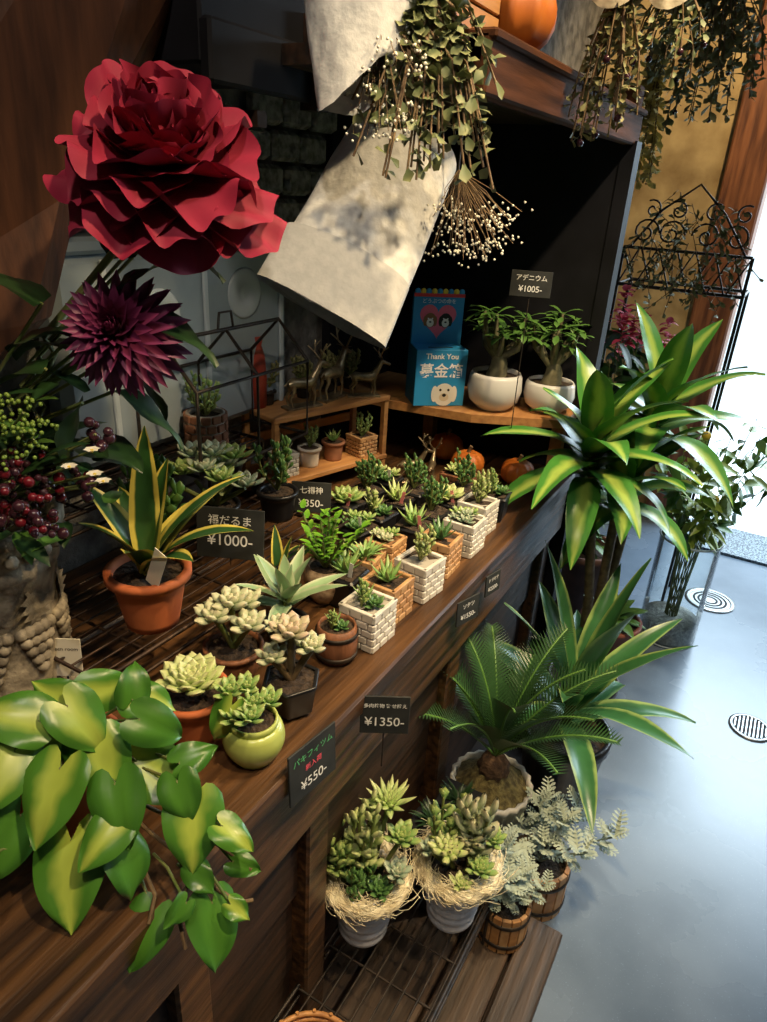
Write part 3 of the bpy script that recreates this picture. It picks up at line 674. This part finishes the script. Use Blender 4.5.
# ------------------------------------------------------------------ philodendron (trailing over the bench edge)
mb=MB()
mb.lathe([(.001,0),(.045,0),(.06,.09),(.064,.10),(.058,.10),(.056,.085)],terra); soilcap(mb,.056,.088)
N_=V((.58,-.42,.70)).normalized(); A1=(V((.864,.503,0))-N_*V((.864,.503,0)).dot(N_)).normalized(); A2=N_.cross(A1)
# (lateral mm, upward mm, blade mm, tip direction, green?)
LV=[(-25,106,62,.25,0),(18,98,58,-.1,0),(-68,92,60,2.7,0),(-104,72,74,3.0,0),(-42,70,72,-.7,0),(28,70,62,-.3,1),(-80,48,76,-2.3,0),(38,26,86,-.45,0),(-15,34,74,-1.1,0),(-106,18,80,-1.9,0),
 (-58,2,84,-1.75,0),(4,-6,74,-1.3,1),(-90,-40,80,-1.8,1),(-30,-66,96,-1.45,0),(24,-58,64,-1.1,1),(78,-24,80,-1.45,0),(68,44,46,.5,1),(116,-26,46,-.5,0),(46,-120,66,-1.9,1),(114,-114,74,-1.3,1),(92,-68,38,-.8,1),(-112,-84,60,-1.5,1),(62,4,56,-1.2,1),(-5,-34,58,-2.2,0),(136,-58,36,-.3,1),(-40,40,56,2.4,1),(0,112,48,1.6,1),(132,-96,30,-.6,0),(74,-96,32,-2.2,1)]
V0=V((.088,-.006,.082))
for i,(a,b,s_,ang,g) in enumerate(LV):
    lay=(i*7%6)*.008
    p=V0+A1*(a*.00098)+A2*(b*.00098)+N_*(.008+lay-.00012*max(0,-b))
    d=A1*math.cos(ang)+A2*math.sin(ang)+N_*R.uniform(-.1,.3)
    L=s_*.00086; base=p-d.normalized()*(L*.35)
    nr=(N_+A1*R.uniform(-.65,.65)+A2*R.uniform(-.35,.4)+Z*.1).normalized()
    mb.heart(base,d,L,L*.86,G_phil2 if g else G_phil,nr,bend=.7+R.uniform(-.3,.4),fold=.18,ph=i)
    root=V((R.uniform(-.03,.03),R.uniform(-.03,.03),.09)) if b>-20 else V0+A1*(a*.0006)+A2*(b*.0005)-N_*.01
    mb.tube([root,root*.5+base*.5-N_*.012+Z*.012,base-N_*.004,base],.0016,stemm,n=5)
for vv in ([(0,0),(40,-30),(80,-55),(100,-80),(106,-112)],[(0,0),(30,-50),(52,-85),(50,-110)],[(20,0),(70,-20),(110,-40),(145,-62)],[(60,-40),(84,-70),(76,-100),(88,-132)],[(90,-60),(112,-80),(136,-92),(150,-90)]):
    mb.tube([V0+A1*(q[0]*.00098)+A2*(q[1]*.00098)-N_*.002 for q in vv],.0022,stemb,n=5)
mb.obj('potted_philodendron',(-.545,.325,.80))
# ------------------------------------------------------------------ hanging bouquets
def paperloft(mb,c0,h0,c1,h1,depth0,depth1,m,n=44,rows_=14,crump=.003,seed=0,cusp=.012):
    c0,h0,c1,h1=map(V,(c0,h0,c1,h1)); ax_=(c1-c0).normalized(); d0=h0.normalized().cross(ax_).normalized()
    rows=[]
    for i in range(rows_+1):
        t=i/rows_; c=c0.lerp(c1,t); h=h0.lerp(h1,t); dd=depth0+(depth1-depth0)*t
        rw=[]
        for j in range(n):
            a=2*pi*j/n
            cr=crump*(math.sin(a*3+t*5+seed)+.7*math.sin(a*7-t*9+seed*2)+.5*math.sin(a*13+t*17))
            rw.append(c+h*math.cos(a)*(1+cr*4)+d0*(dd*math.sin(a)+cr)+ax_*(cusp*math.sin(a*2+1) if i in(0,rows_) else 0)+V((R.uniform(-1,1),R.uniform(-1,1),R.uniform(-1,1)))*crump*.2)
        rows.append(rw)
    mb.grid(rows,m,closed=True)
def sprig(mb,pts,nl,ls,lw,m,sm=stemb,r=.0014,prof='spoon'):
    pts=[V(p) for p in pts]; mb.tube(pts,r,sm,n=5,caps=False); k=len(pts)-1
    for i in range(nl):
        f=(i+.5)/nl*k; a=int(f); q=pts[a].lerp(pts[a+1],f-a)
        mb.leaf(q,V((R.uniform(-1,1),R.uniform(-1,1),R.uniform(-.9,.5))),ls*R.uniform(.7,1.2),lw*R.uniform(.8,1.1),m,bend=.4,n=4,prof=prof,nrm=V((R.uniform(-1,1),R.uniform(-1,1),1)))
mb=MB()
paperloft(mb,(-.512,.745,1.30),(.077,.026,-.036),(-.517,.93,1.485),(.072,.023,-.022),.014,.062,paper,crump=.0014,cusp=.004)
paperloft(mb,(-.513,.742,1.299),(.080,.027,-.037),(-.515,.80,1.360),(.080,.026,-.032),.0155,.034,paperg,rows_=3,crump=.0005,cusp=0)
for i in range(14):
    e=V((-.517,.95,1.50))+V((R.uniform(-.05,.05),R.uniform(-.02,.05),R.uniform(-.02,.04)))
    mb.tube([(-.513,.80,1.35),(-.515,.93,1.48),e],.0015,stemb,n=5)
mb.tube([(-.517,.95,1.49),(-.517,.95,1.586)],.001,blackm)
mb.obj('hanging_wrapped_bouquet')
gw=mat('gyp_white',(.75,.72,.6),rough=.8)
mb=MB()
paperloft(mb,(-.478,.745,1.535),(.036,.014,.026),(-.49,.80,1.68),(.078,.03,.0),.022,.05,paper,crump=.0014,seed=2)
for i in range(54):
    a=V((-.465,.785,1.66)); u_=R.uniform(-1,1); w_=R.uniform(-1,1)
    e=V((-.412,.79,1.52))+V((.082*u_*.864-.02*w_,.082*u_*.5+.03*w_,.075*w_+.01-.02*abs(u_)))
    m_=a.lerp(e,.5)+V((.025,.005,.015)); sprig(mb,[a,m_,e],17,.019,.015,euc)
for i in range(40):
    a=V((-.47,.78,1.62)); e=V((-.450,.758,1.54))+V((R.uniform(-.045,.045),R.uniform(-.02,.02),R.uniform(-.045,.045)))
    mb.tube([a,e],.0005,stemb,n=4)
    for k_ in range(5): mb.ball(e+V((R.uniform(-1,1),R.uniform(-1,1),R.uniform(-1,1)))*.01,.0018,gw,n=5,k=4)
mb.tube([(-.49,.80,1.68),(-.49,.80,2.7)],.0015,sisal,n=5)
mb.obj('hanging_eucalyptus_bouquet')
mb=MB()
for i in range(60):
    a=V((-.42,.91,1.47)); e=V((-.395,.905,1.395))+V((R.uniform(-.055,.065),R.uniform(-.04,.04),R.uniform(-.03,.035)))
    mb.tube([a,a.lerp(e,.5)+V((R.uniform(-.01,.01),0,0)),e],.0005,stemb,n=4)
    for k_ in range(5): mb.ball(e+V((R.uniform(-1,1),R.uniform(-1,1),R.uniform(-1,1)))*.012,.0016,gw,n=5,k=4)
mb.tube([(-.42,.91,1.47),(-.42,.915,1.59)],.001,blackm)
mb.obj('hanging_gypsophila')
papt=mat('kraft_paper_print',(.36,.31,.22),(.48,.42,.31),scale=60,rough=.85,bump=.3)
def hang(name,top,w,L,n_,m,ls,pap=True,seed=1):
    mb=MB(); top=V(top)
    if pap: paperloft(mb,top+V((0,0,-.05)),V((.038,.016,.006)),top+V((0,0,.05)),V((.02,.008,0)),.022,.012,papt,crump=.0015,seed=seed)
    for i in range(n_):
        o=V((R.uniform(-1,1)*w,R.uniform(-1,1)*w*.6,0)); l_=L*R.uniform(.5,1)
        sprig(mb,[top,top+o*.5+V((0,0,-l_*.35)),top+o+V((0,0,-l_*.7)),top+o*1.15+V((0,0,-l_))],int(26*l_/.2),ls,ls*.6,m)
        if i%4==0: mb.ball(top+o*1.15+V((0,0,-l_)),.006,ber2,n=6,k=4)
    mb.tube([top,(top.x,top.y,2.7)],.0015,sisal,n=5)
    mb.obj(name,(0,0,0))
hang('hanging_dried_flowers',(-.335,1.22,1.755),.045,.24,26,dryg,.016)
hang('hanging_dried_flowers',(-.30,1.42,1.79),.05,.18,14,euc,.018,seed=3)
hang('hanging_dried_flowers',(-.33,2.0,1.96),.11,.36,32,dryg,.026,seed=5)
strw=leafmat('straw_leaf',(.55,.42,.12),rough=.7)
hang('hanging_dried_flowers',(-.48,2.2,1.80),.05,.34,14,strw,.03,pap=False)
# ------------------------------------------------------------------ wrought iron stand
mb=MB(); Y=2.6
def sp_(cx,cz,r,turn,dirx,st=0): return [(cx+dirx*r*(1-t*.85)*math.cos(st+t*turn),Y,cz+r*(1-t*.85)*math.sin(st+t*turn)) for t in [i/20 for i in range(21)]]
mb.tube([(-.56,Y,1.18),(-.16,Y,1.18)],.006,blackm); mb.tube([(-.56,Y,1.30),(-.16,Y,1.30)],.005,blackm)
for i in range(7):
    x=-.56+i*.058; mb.tube([(x,Y,1.18),(x+.052,Y,1.30)],.003,blackm); mb.tube([(x+.052,Y,1.18),(x,Y,1.30)],.003,blackm)
for cx in(-.50,-.42,-.31,-.22):
    mb.tube(sp_(cx,1.35,.045,9,1 if cx<-.36 else -1),.0035,blackm)
    mb.tube(sp_(cx+.01,1.42,.03,8,-1 if cx<-.36 else 1,1),.003,blackm)
mb.tube([(-.54,Y,1.30),(-.46,Y,1.42),(-.36,Y,1.50),(-.27,Y,1.42),(-.18,Y,1.30)],.004,blackm)
for x in(-.56,-.16):
    mb.tube([(x,Y,1.30),(x,Y,0)],.006,blackm); mb.tube([(x,Y+.2,1.18),(x,Y+.2,0)],.006,blackm); mb.tube([(x,Y,1.18),(x,Y+.2,1.18)],.005,blackm)
mb.tube([(-.56,Y+.2,1.18),(-.16,Y+.2,1.18)],.006,blackm)
for i in range(40):
    x=R.uniform(-.56,-.18); z=1.2+R.uniform(0,.28)
    sprig(mb,[(x,Y,z),(x+R.uniform(-.05,.05),Y-.02,z-.05),(x+R.uniform(-.07,.07),Y-.02,z-.12)],8,.03,.016,dryg)
mb.obj('wrought_iron_plant_stand')
# ------------------------------------------------------------------ floor plants
def floorpot(mb,r0,r1,h,m,z=0): 
    prof=[(.001,z),(r0,z),(r1,z+h*.9),(r1+.006,z+h*.9),(r1+.006,z+h),(r1-.006,z+h),(r1-.008,z+h*.9)]
    mb.lathe(prof,m,n=32); soilcap(mb,r1-.006,z+h*.92)
mb=MB(); floorpot(mb,.075,.095,.22,mat('pot_dark_brown',(.05,.025,.015),rough=.5))
for s_,(dx,dy,hh,ls,nn_) in enumerate(((-.06,-.17,.955,1.0,24),(.0,-.05,.84,.9,20),(.03,.05,1.0,1.0,22))):
    mb.tube([(dx*.1,dy*.1,.2),(dx*.35,dy*.3,.5),(dx*.8,dy*.75,hh*.85),(dx,dy,hh)],[.015,.013,.012,.012],stemb,n=8)
    for i in range(nn_):
        f=i/(nn_-1); az=i*GA+s_*1.3; el=1.35-1.15*f
        L=R.uniform(.25,.32)*ls*(1-.15*abs(f-.6)); dd=sph(az,el)
        if dd.x<-.2 and (dy+1.70+dd.y*.2)>1.5: L*=.62   # leaves growing towards the cabinet stay short
        mb.leaf((dx,dy,hh-.09*f),dd,L,.070,G_var,bend=.6+.9*f,fold=.2,prof='lance',n=11,wave=.003,ph=i)
mb.obj('potted_dracaena',(-.255,1.70,0))
mb=MB(); floorpot(mb,.075,.105,.26,black) 
for i in range(17):
    f=i/16; mb.leaf((.01*math.cos(i*GA),.01*math.sin(i*GA),.27+.10*(1-f)),sph(i*GA+.6,1.42-1.0*f),R.uniform(.32,.42)*(1-.22*f),.064,G_var3,bend=.2+.8*f,fold=.32,prof='lance',n=11,wave=.002,ph=i)
mb.tube([(0,0,.22),(0,0,.38)],.014,stemb); mb.obj('potted_variegated_agave',(-.225,1.42,.0))
mb=MB(); rib=lambda a,z:1+.03*math.sin(a*20)
prof=[(.001,0),(.065,0),(.085,.14),(.09,.14),(.09,.155),(.082,.155),(.08,.14)]
mb.lathe(prof,mat('grey_ribbed_glaze',(.42,.4,.35),(.58,.55,.48),scale=20,rough=.6),n=80,fn=rib)
mb.lathe([(.082,.145),(.06,.16),(.035,.185),(.02,.19),(.001,.19)],moss,n=24,fn=lambda a,z:1+.08*math.sin(a*7+z*90))
mb.lathe([(.001,.17),(.032,.175),(.034,.20),(.022,.225),(.001,.23)],mat('palm_caudex',(.04,.02,.01),(.11,.06,.03),scale=80,rough=.9,bump=.8),n=20,fn=lambda a,z:1+.12*math.sin(a*9+z*200))
for i in range(14):
    f=(i+.3)/14; az=i*GA+.3; L=R.uniform(.28,.34); d=sph(az,1.42-.55*f); cur=V((0,0,.225)); side=d.cross(Z).normalized(); ns=40; pts=[]; ds=[]
    for k_ in range(ns+1):
        pts.append(cur.copy()); ds.append(d.copy()); t=k_/ns; d=(Matrix.Rotation(-(.3+1.1*t)/ns,3,side)@d).normalized(); cur=cur+d*L/ns
    mb.tube(pts[::2],.0026,G_mid,n=5)
    for k_ in range(6,ns+1):
        t=k_/ns; ll=.058*math.sin(pi*min(1,t*.85+.10))**.6
        nn=side.cross(ds[k_])
        for sg in(-1,1): mb.leaf(pts[k_],side*sg+ds[k_]*.65+nn*.4,ll,.0062,G_pal,bend=.0,n=2,fold=.1,prof='spike',nrm=nn)
mb.obj('potted_sago_palm',(-.315,1.15,.11))
mb=MB(); mb.lathe([(.001,0),(.08,0),(.08,.03),(.001,.03)],black,n=32); mb.obj('pot_saucer',(-.315,1.15,.08))
def pinnate(mb,p,d,L,m):
    d=V(d).normalized(); side=d.cross(Z).normalized(); nn=side.cross(d)
    mb.leaf(p,d,L,L*.16,m,bend=.3,n=5,fold=.1)
    for k_ in range(1,6):
        t=k_/6+.08; q=V(p)+d*L*t-nn*(L*.12*t*t); ll=L*.38*math.sin(pi*min(1,t*.75+.15))
        for sg in(-1,1): mb.leaf(q,side*sg+d*.8,ll,ll*.42,m,bend=.3,n=4,prof='spoon',fold=.1)
def miller(x,y,z,s,nst=11):
    mb=MB()
    for i in range(16):
        a=i*2*pi/16; mb.box((.048*s*math.cos(a),.048*s*math.sin(a),.05*s),(.008*s,.0175*s,.10*s),tan if i%2 else woodL,rot=Matrix.Rotation(a,3,'Z'),bev=.001)
    for zz in(.02,.08): mb.lathe([(.050*s,zz*s-.004),(.0545*s,zz*s-.004),(.0545*s,zz*s+.004),(.050*s,zz*s+.004)],blackm,n=32)
    mb.lathe([(.001,.0),(.046*s,.0),(.046*s,.09*s)],barrelm); soilcap(mb,.046*s,.088*s)
    for st in range(nst):
        az=st*GA; d=sph(az,1.35-.75*st/nst); L=R.uniform(.07,.15)*s; p0=V((0,0,.09*s)); p1=p0+d*L
        mb.tube([p0,p0+d*L*.5+Z*.01,p1],.002*s,S_silver,n=5)
        for k_ in range(9): pinnate(mb,p1-d*(.05*s*(k_/9)),sph(k_*GA+st,1.1-.9*k_/9),R.uniform(.032,.045)*s,S_silver)
    mb.obj('potted_dusty_miller',(x,y,z))
miller(-.195,.965,.08,.95,10); miller(-.175,1.14,.0,1.25,9)
# succulent arrangements in white fluted pots wrapped with sisal
Fd=V((.5,-.85,0)).normalized(); Rd=V((.85,.5,0)).normalized()
def nest(x,y,z,kind):
    mb=MB(); H=.125
    prof=[(.001,0),(.036,0)]
    for i in range(28): t=i/27; prof.append((.036+(.05-.036)*t+.0028*abs(math.sin(t*pi*6)),H*.95*t))
    prof+=[(.055,H*.96),(.055,H),(.048,H),(.046,H-.01)]
    mb.lathe(prof,blue_s,n=36); soilcap(mb,.047,H-.006)
    for i in range(460):
        a=R.uniform(0,2*pi); da=R.uniform(.4,1.3); r1=R.uniform(.036,.070); r2=R.uniform(.045,.076); z1=H-.004+R.uniform(-.010,.022)*(1-(r1-.036)*8); z2=H-.004+R.uniform(-.012,.016)
        if i%8==0: r2+=.018; z2+=.014
        w=R.uniform(0,6); pts=[]
        for k_ in range(7):
            t=k_/6; aa=a+da*t; rr=r1+(r2-r1)*t+.004*math.sin(w+t*7); pts.append((rr*math.cos(aa),rr*math.sin(aa),z1+(z2-z1)*t+.005*math.sin(w*2+t*6)))
        mb.tube(pts,.0006,sisal,n=3,caps=False)
    mb.lathe([(.045,H-.006),(.056,H+.006),(.067,H+.003),(.070,H-.004),(.062,H-.012),(.052,H-.010)],sisal,n=40,fn=lambda a_,z_:1+.04*math.sin(a_*13)+.03*math.sin(a_*29))
    def at(r_,f_,h_): return Rd*r_+Fd*f_+Z*(H+h_)
    def ros(r_,f_,h_,rad,m,**k):
        c=at(r_,f_,h_); mb.tube([(c.x*.3,c.y*.3,H-.01),c],.004,stemm); rosette(mb,c,rad,m,**k)
    if kind==0:
        ros(.028,-.03,.12,.046,S_lime,n=34,prof='spike',w=.34,th=.16)
        ros(.05,-.01,.07,.032,S_green,n=22); ros(-.04,-.02,.03,.03,S_green,n=20); ros(.045,.02,.03,.028,S_blue,n=20); ros(.02,.035,.01,.026,S_dk,n=20)
        stemclump(mb,at(.0,.0,-.01),.145,S_lime,n=5,ls=.032,spread=.3,per=9,lean=(-.12,-.05,0))
        stemclump(mb,at(-.03,.01,-.01),.10,S_green,n=5,ls=.028,spread=.5,per=9,lean=(-.3,-.2,0))
        stemclump(mb,at(-.015,.03,-.01),.055,S_dk,n=9,ls=.017,spread=1.0,per=9)
    else:
        stemclump(mb,at(.02,-.01,-.01),.125,S_pale,n=6,ls=.034,spread=.55,prof='bean',per=9)
        stemclump(mb,at(-.02,-.03,-.01),.10,S_green,n=5,ls=.026,spread=.6,per=8)
        ros(-.02,.02,.045,.034,S_lime,n=26,prof='bean',w=.36,th=.3); ros(.03,.03,.02,.028,S_green,n=22); ros(0,.045,.005,.022,S_lime,n=18); ros(-.045,.005,.03,.026,S_blue,n=18); ros(.05,0,.05,.026,S_green,n=20)
    o=mb.obj('potted_succulent_arrangement',(x,y,z)); o.scale=(1.13,1.13,1.1)
nest(-.392,.735,.224,0); nest(-.268,.845,.224,1)
for x,y in((-.34,1.025),(-.36,.95)):
    mb=MB(); mb.box((0,0,.11),(.07,.07,.22),black,taper=1.2,bev=.006); mb.box((0,0,.22),(.088,.088,.012),black,bev=.003); cluster(mb,.028,.222,'fine',G_dark); mb.obj('potted_seedling_square_pot',(x,y,.08))
mb=MB()
for k_ in range(7): mb.tube([(.06*(1+.04*k_)*math.cos(2*pi*i/36),.06*(1+.04*k_)*math.sin(2*pi*i/36),.006+k_*.009) for i in range(37)],.0042,woodL)
for i in range(18):
    a=2*pi*i/18; mb.tube([(.058*math.cos(a),.058*math.sin(a),0),(.076*math.cos(a),.076*math.sin(a),.066)],.003,woodL)
mb.lathe([(.001,.002),(.06,.002)],woodL); mb.obj('wicker_basket',(-.325,.475,.225))
# glass vase with foliage
gl=bpy.data.materials.new('clear_glass'); gl.use_nodes=True; nt=gl.node_tree; nt.nodes.clear()
o_=nt.nodes.new('ShaderNodeOutputMaterial'); mx=nt.nodes.new('ShaderNodeMixShader'); tr=nt.nodes.new('ShaderNodeBsdfTransparent'); gs=nt.nodes.new('ShaderNodeBsdfGlossy'); lw=nt.nodes.new('ShaderNodeLayerWeight')
tr.inputs[0].default_value=(.95,.98,.98,1); gs.inputs['Roughness'].default_value=.08; lw.inputs['Blend'].default_value=.2
nt.links.new(lw.outputs['Fresnel'],mx.inputs[0]); nt.links.new(tr.outputs[0],mx.inputs[1]); nt.links.new(gs.outputs[0],mx.inputs[2]); nt.links.new(mx.outputs[0],o_.inputs[0])
mb=MB(); mb.lathe([(.001,0),(.095,0),(.10,.01),(.10,.40),(.104,.405),(.10,.41)],gl,n=48)
rimm=mat('glass_rim',(.6,.68,.7),rough=.15); mb.lathe([(.100,.398),(.1045,.402),(.100,.407),(.0975,.402)],rimm,n=48); mb.lathe([(.09,.002),(.1,.004),(.1,.010),(.09,.012)],rimm,n=48)
mb.lathe([(.094,.013),(.094,.085),(.06,.095),(.001,.09)],mat('white_pebbles',(.5,.5,.48),(.85,.85,.8),scale=90,bump=.8,rough=.6),n=30)
for i in range(22):
    az=i*GA; e=V((0,0,.52))+sph(az,.5)*R.uniform(.1,.30)+V((0,0,R.uniform(.0,.26))); q=V((.04*math.cos(az),.04*math.sin(az),.42))
    mb.tube([(.02*math.cos(az+1),.02*math.sin(az+1),.08),q],.0022,stemm,n=5)
    sprig(mb,[q,q.lerp(e,.5)+V((0,0,.03)),e],11,.085,.03,G_lt if i%4 else G_mid,sm=stemm,prof='lance')
    if i%5==0: mb.ball(e,.014,yelm)
mb.obj('glass_vase_with_foliage',(-.11,2.42,0))
mb=MB(); floorpot(mb,.075,.095,.17,mat('pot_reddish',(.2,.06,.035),(.28,.09,.05),rough=.6))
for i in range(26): mb.leaf((0,0,.16),sph(i*GA,1.2-i*.035),R.uniform(.08,.14),.05,G_mid,bend=.8)
mb.obj('potted_foliage_plant',(-.27,2.13,0))
mb=MB(); floorpot(mb,.09,.12,.3,mat('pot_brown',(.12,.05,.03),(.17,.075,.045),rough=.6))
for i in range(17):
    az=i*GA; e=V((0,0,1.08))+V((math.cos(az),math.sin(az),0))*R.uniform(.02,.17)+V((0,0,R.uniform(-.14,.08)))
    sprig(mb,[(0,0,.25),V((0,0,.7))+(e-V((0,0,1)))*.4,e],18,.09,.04,G_mid if i%2 else G_dark,sm=stemm,prof='lance')
    if i%2==0:
        for k_ in range(22): mb.leaf(e+V((0,0,R.uniform(-.05,.06))),sph(k_*GA,R.uniform(-.2,1)),.034,.024,pinkm,bend=.6,n=4)
mb.obj('potted_pink_flower_plant',(-.45,2.35,.0))
# ------------------------------------------------------------------ lights
def spot(name,loc,tgt,power,col,size=1.2,rad=.035,blend=.6):
    d=bpy.data.lights.new(name,'SPOT'); d.energy=power; d.color=col; d.spot_size=size; d.shadow_soft_size=rad; d.spot_blend=blend
    o=bpy.data.objects.new(name,d); sc.collection.objects.link(o); o.location=loc; o.rotation_euler=(V(tgt)-V(loc)).to_track_quat('-Z','Y').to_euler()
warm=(1,.74,.41)
spot('ceiling_spotlight',(.35,.35,2.5),(-.52,.62,.85),78,warm,size=.8)
spot('ceiling_spotlight',(.25,1.0,2.5),(-.5,1.2,.8),105,warm,size=1.05)
spot('ceiling_spotlight',(.45,1.5,2.5),(-.37,.90,.3),78,warm,size=.75)
spot('ceiling_spotlight',(.30,1.3,2.55),(-.3,1.6,.9),66,(1,.84,.6),size=.85)
spot('ceiling_spotlight',(-.1,2.6,2.6),(-.7,3.5,1.5),80,warm,rad=.03)
spot('ceiling_spotlight',(.0,-.2,2.5),(-.65,.6,1.35),30,(1,.86,.70))
spot('ceiling_spotlight',(.2,.3,2.3),(-.48,.85,1.42),18,(1,.88,.68),size=.45)
a=bpy.data.lights.new('street_daylight','AREA'); a.shape='RECTANGLE'; a.size=2.2; a.size_y=1.6; a.energy=210; a.color=(.68,.86,1)
o=bpy.data.objects.new('street_daylight',a); sc.collection.objects.link(o); o.location=(.75,4.6,2.5); o.rotation_euler=(V((.2,1.7,.0))-V(o.location)).to_track_quat('-Z','Y').to_euler()
a=bpy.data.lights.new('ceiling_panel_lamp','AREA'); a.size=1.0; a.energy=6; a.color=(.72,.85,1)
o=bpy.data.objects.new('ceiling_panel_lamp',a); sc.collection.objects.link(o); o.location=(1.1,1.4,2.65)
w=bpy.data.worlds.new('world'); sc.world=w; w.use_nodes=True; w.node_tree.nodes['Background'].inputs[0].default_value=(.74,.9,1,1); w.node_tree.nodes['Background'].inputs[1].default_value=2.8
# ------------------------------------------------------------------ camera
cd=bpy.data.cameras.new('camera'); co=bpy.data.objects.new('camera',cd); sc.collection.objects.link(co); sc.camera=co
cd.sensor_fit='VERTICAL'; cd.sensor_height=36; cd.lens=700/1022*36; cd.clip_start=.02
X=V((.8626,.5026,.0564)).normalized(); Yv=V((-.2581,.3415,.9037)); Yv=(Yv-X*Yv.dot(X)).normalized(); Zc=X.cross(Yv)
co.matrix_world=Matrix(((X.x,Yv.x,Zc.x,0),(X.y,Yv.y,Zc.y,0),(X.z,Yv.z,Zc.z,1.45),(0,0,0,1)))
sc.view_settings.view_transform='Standard'
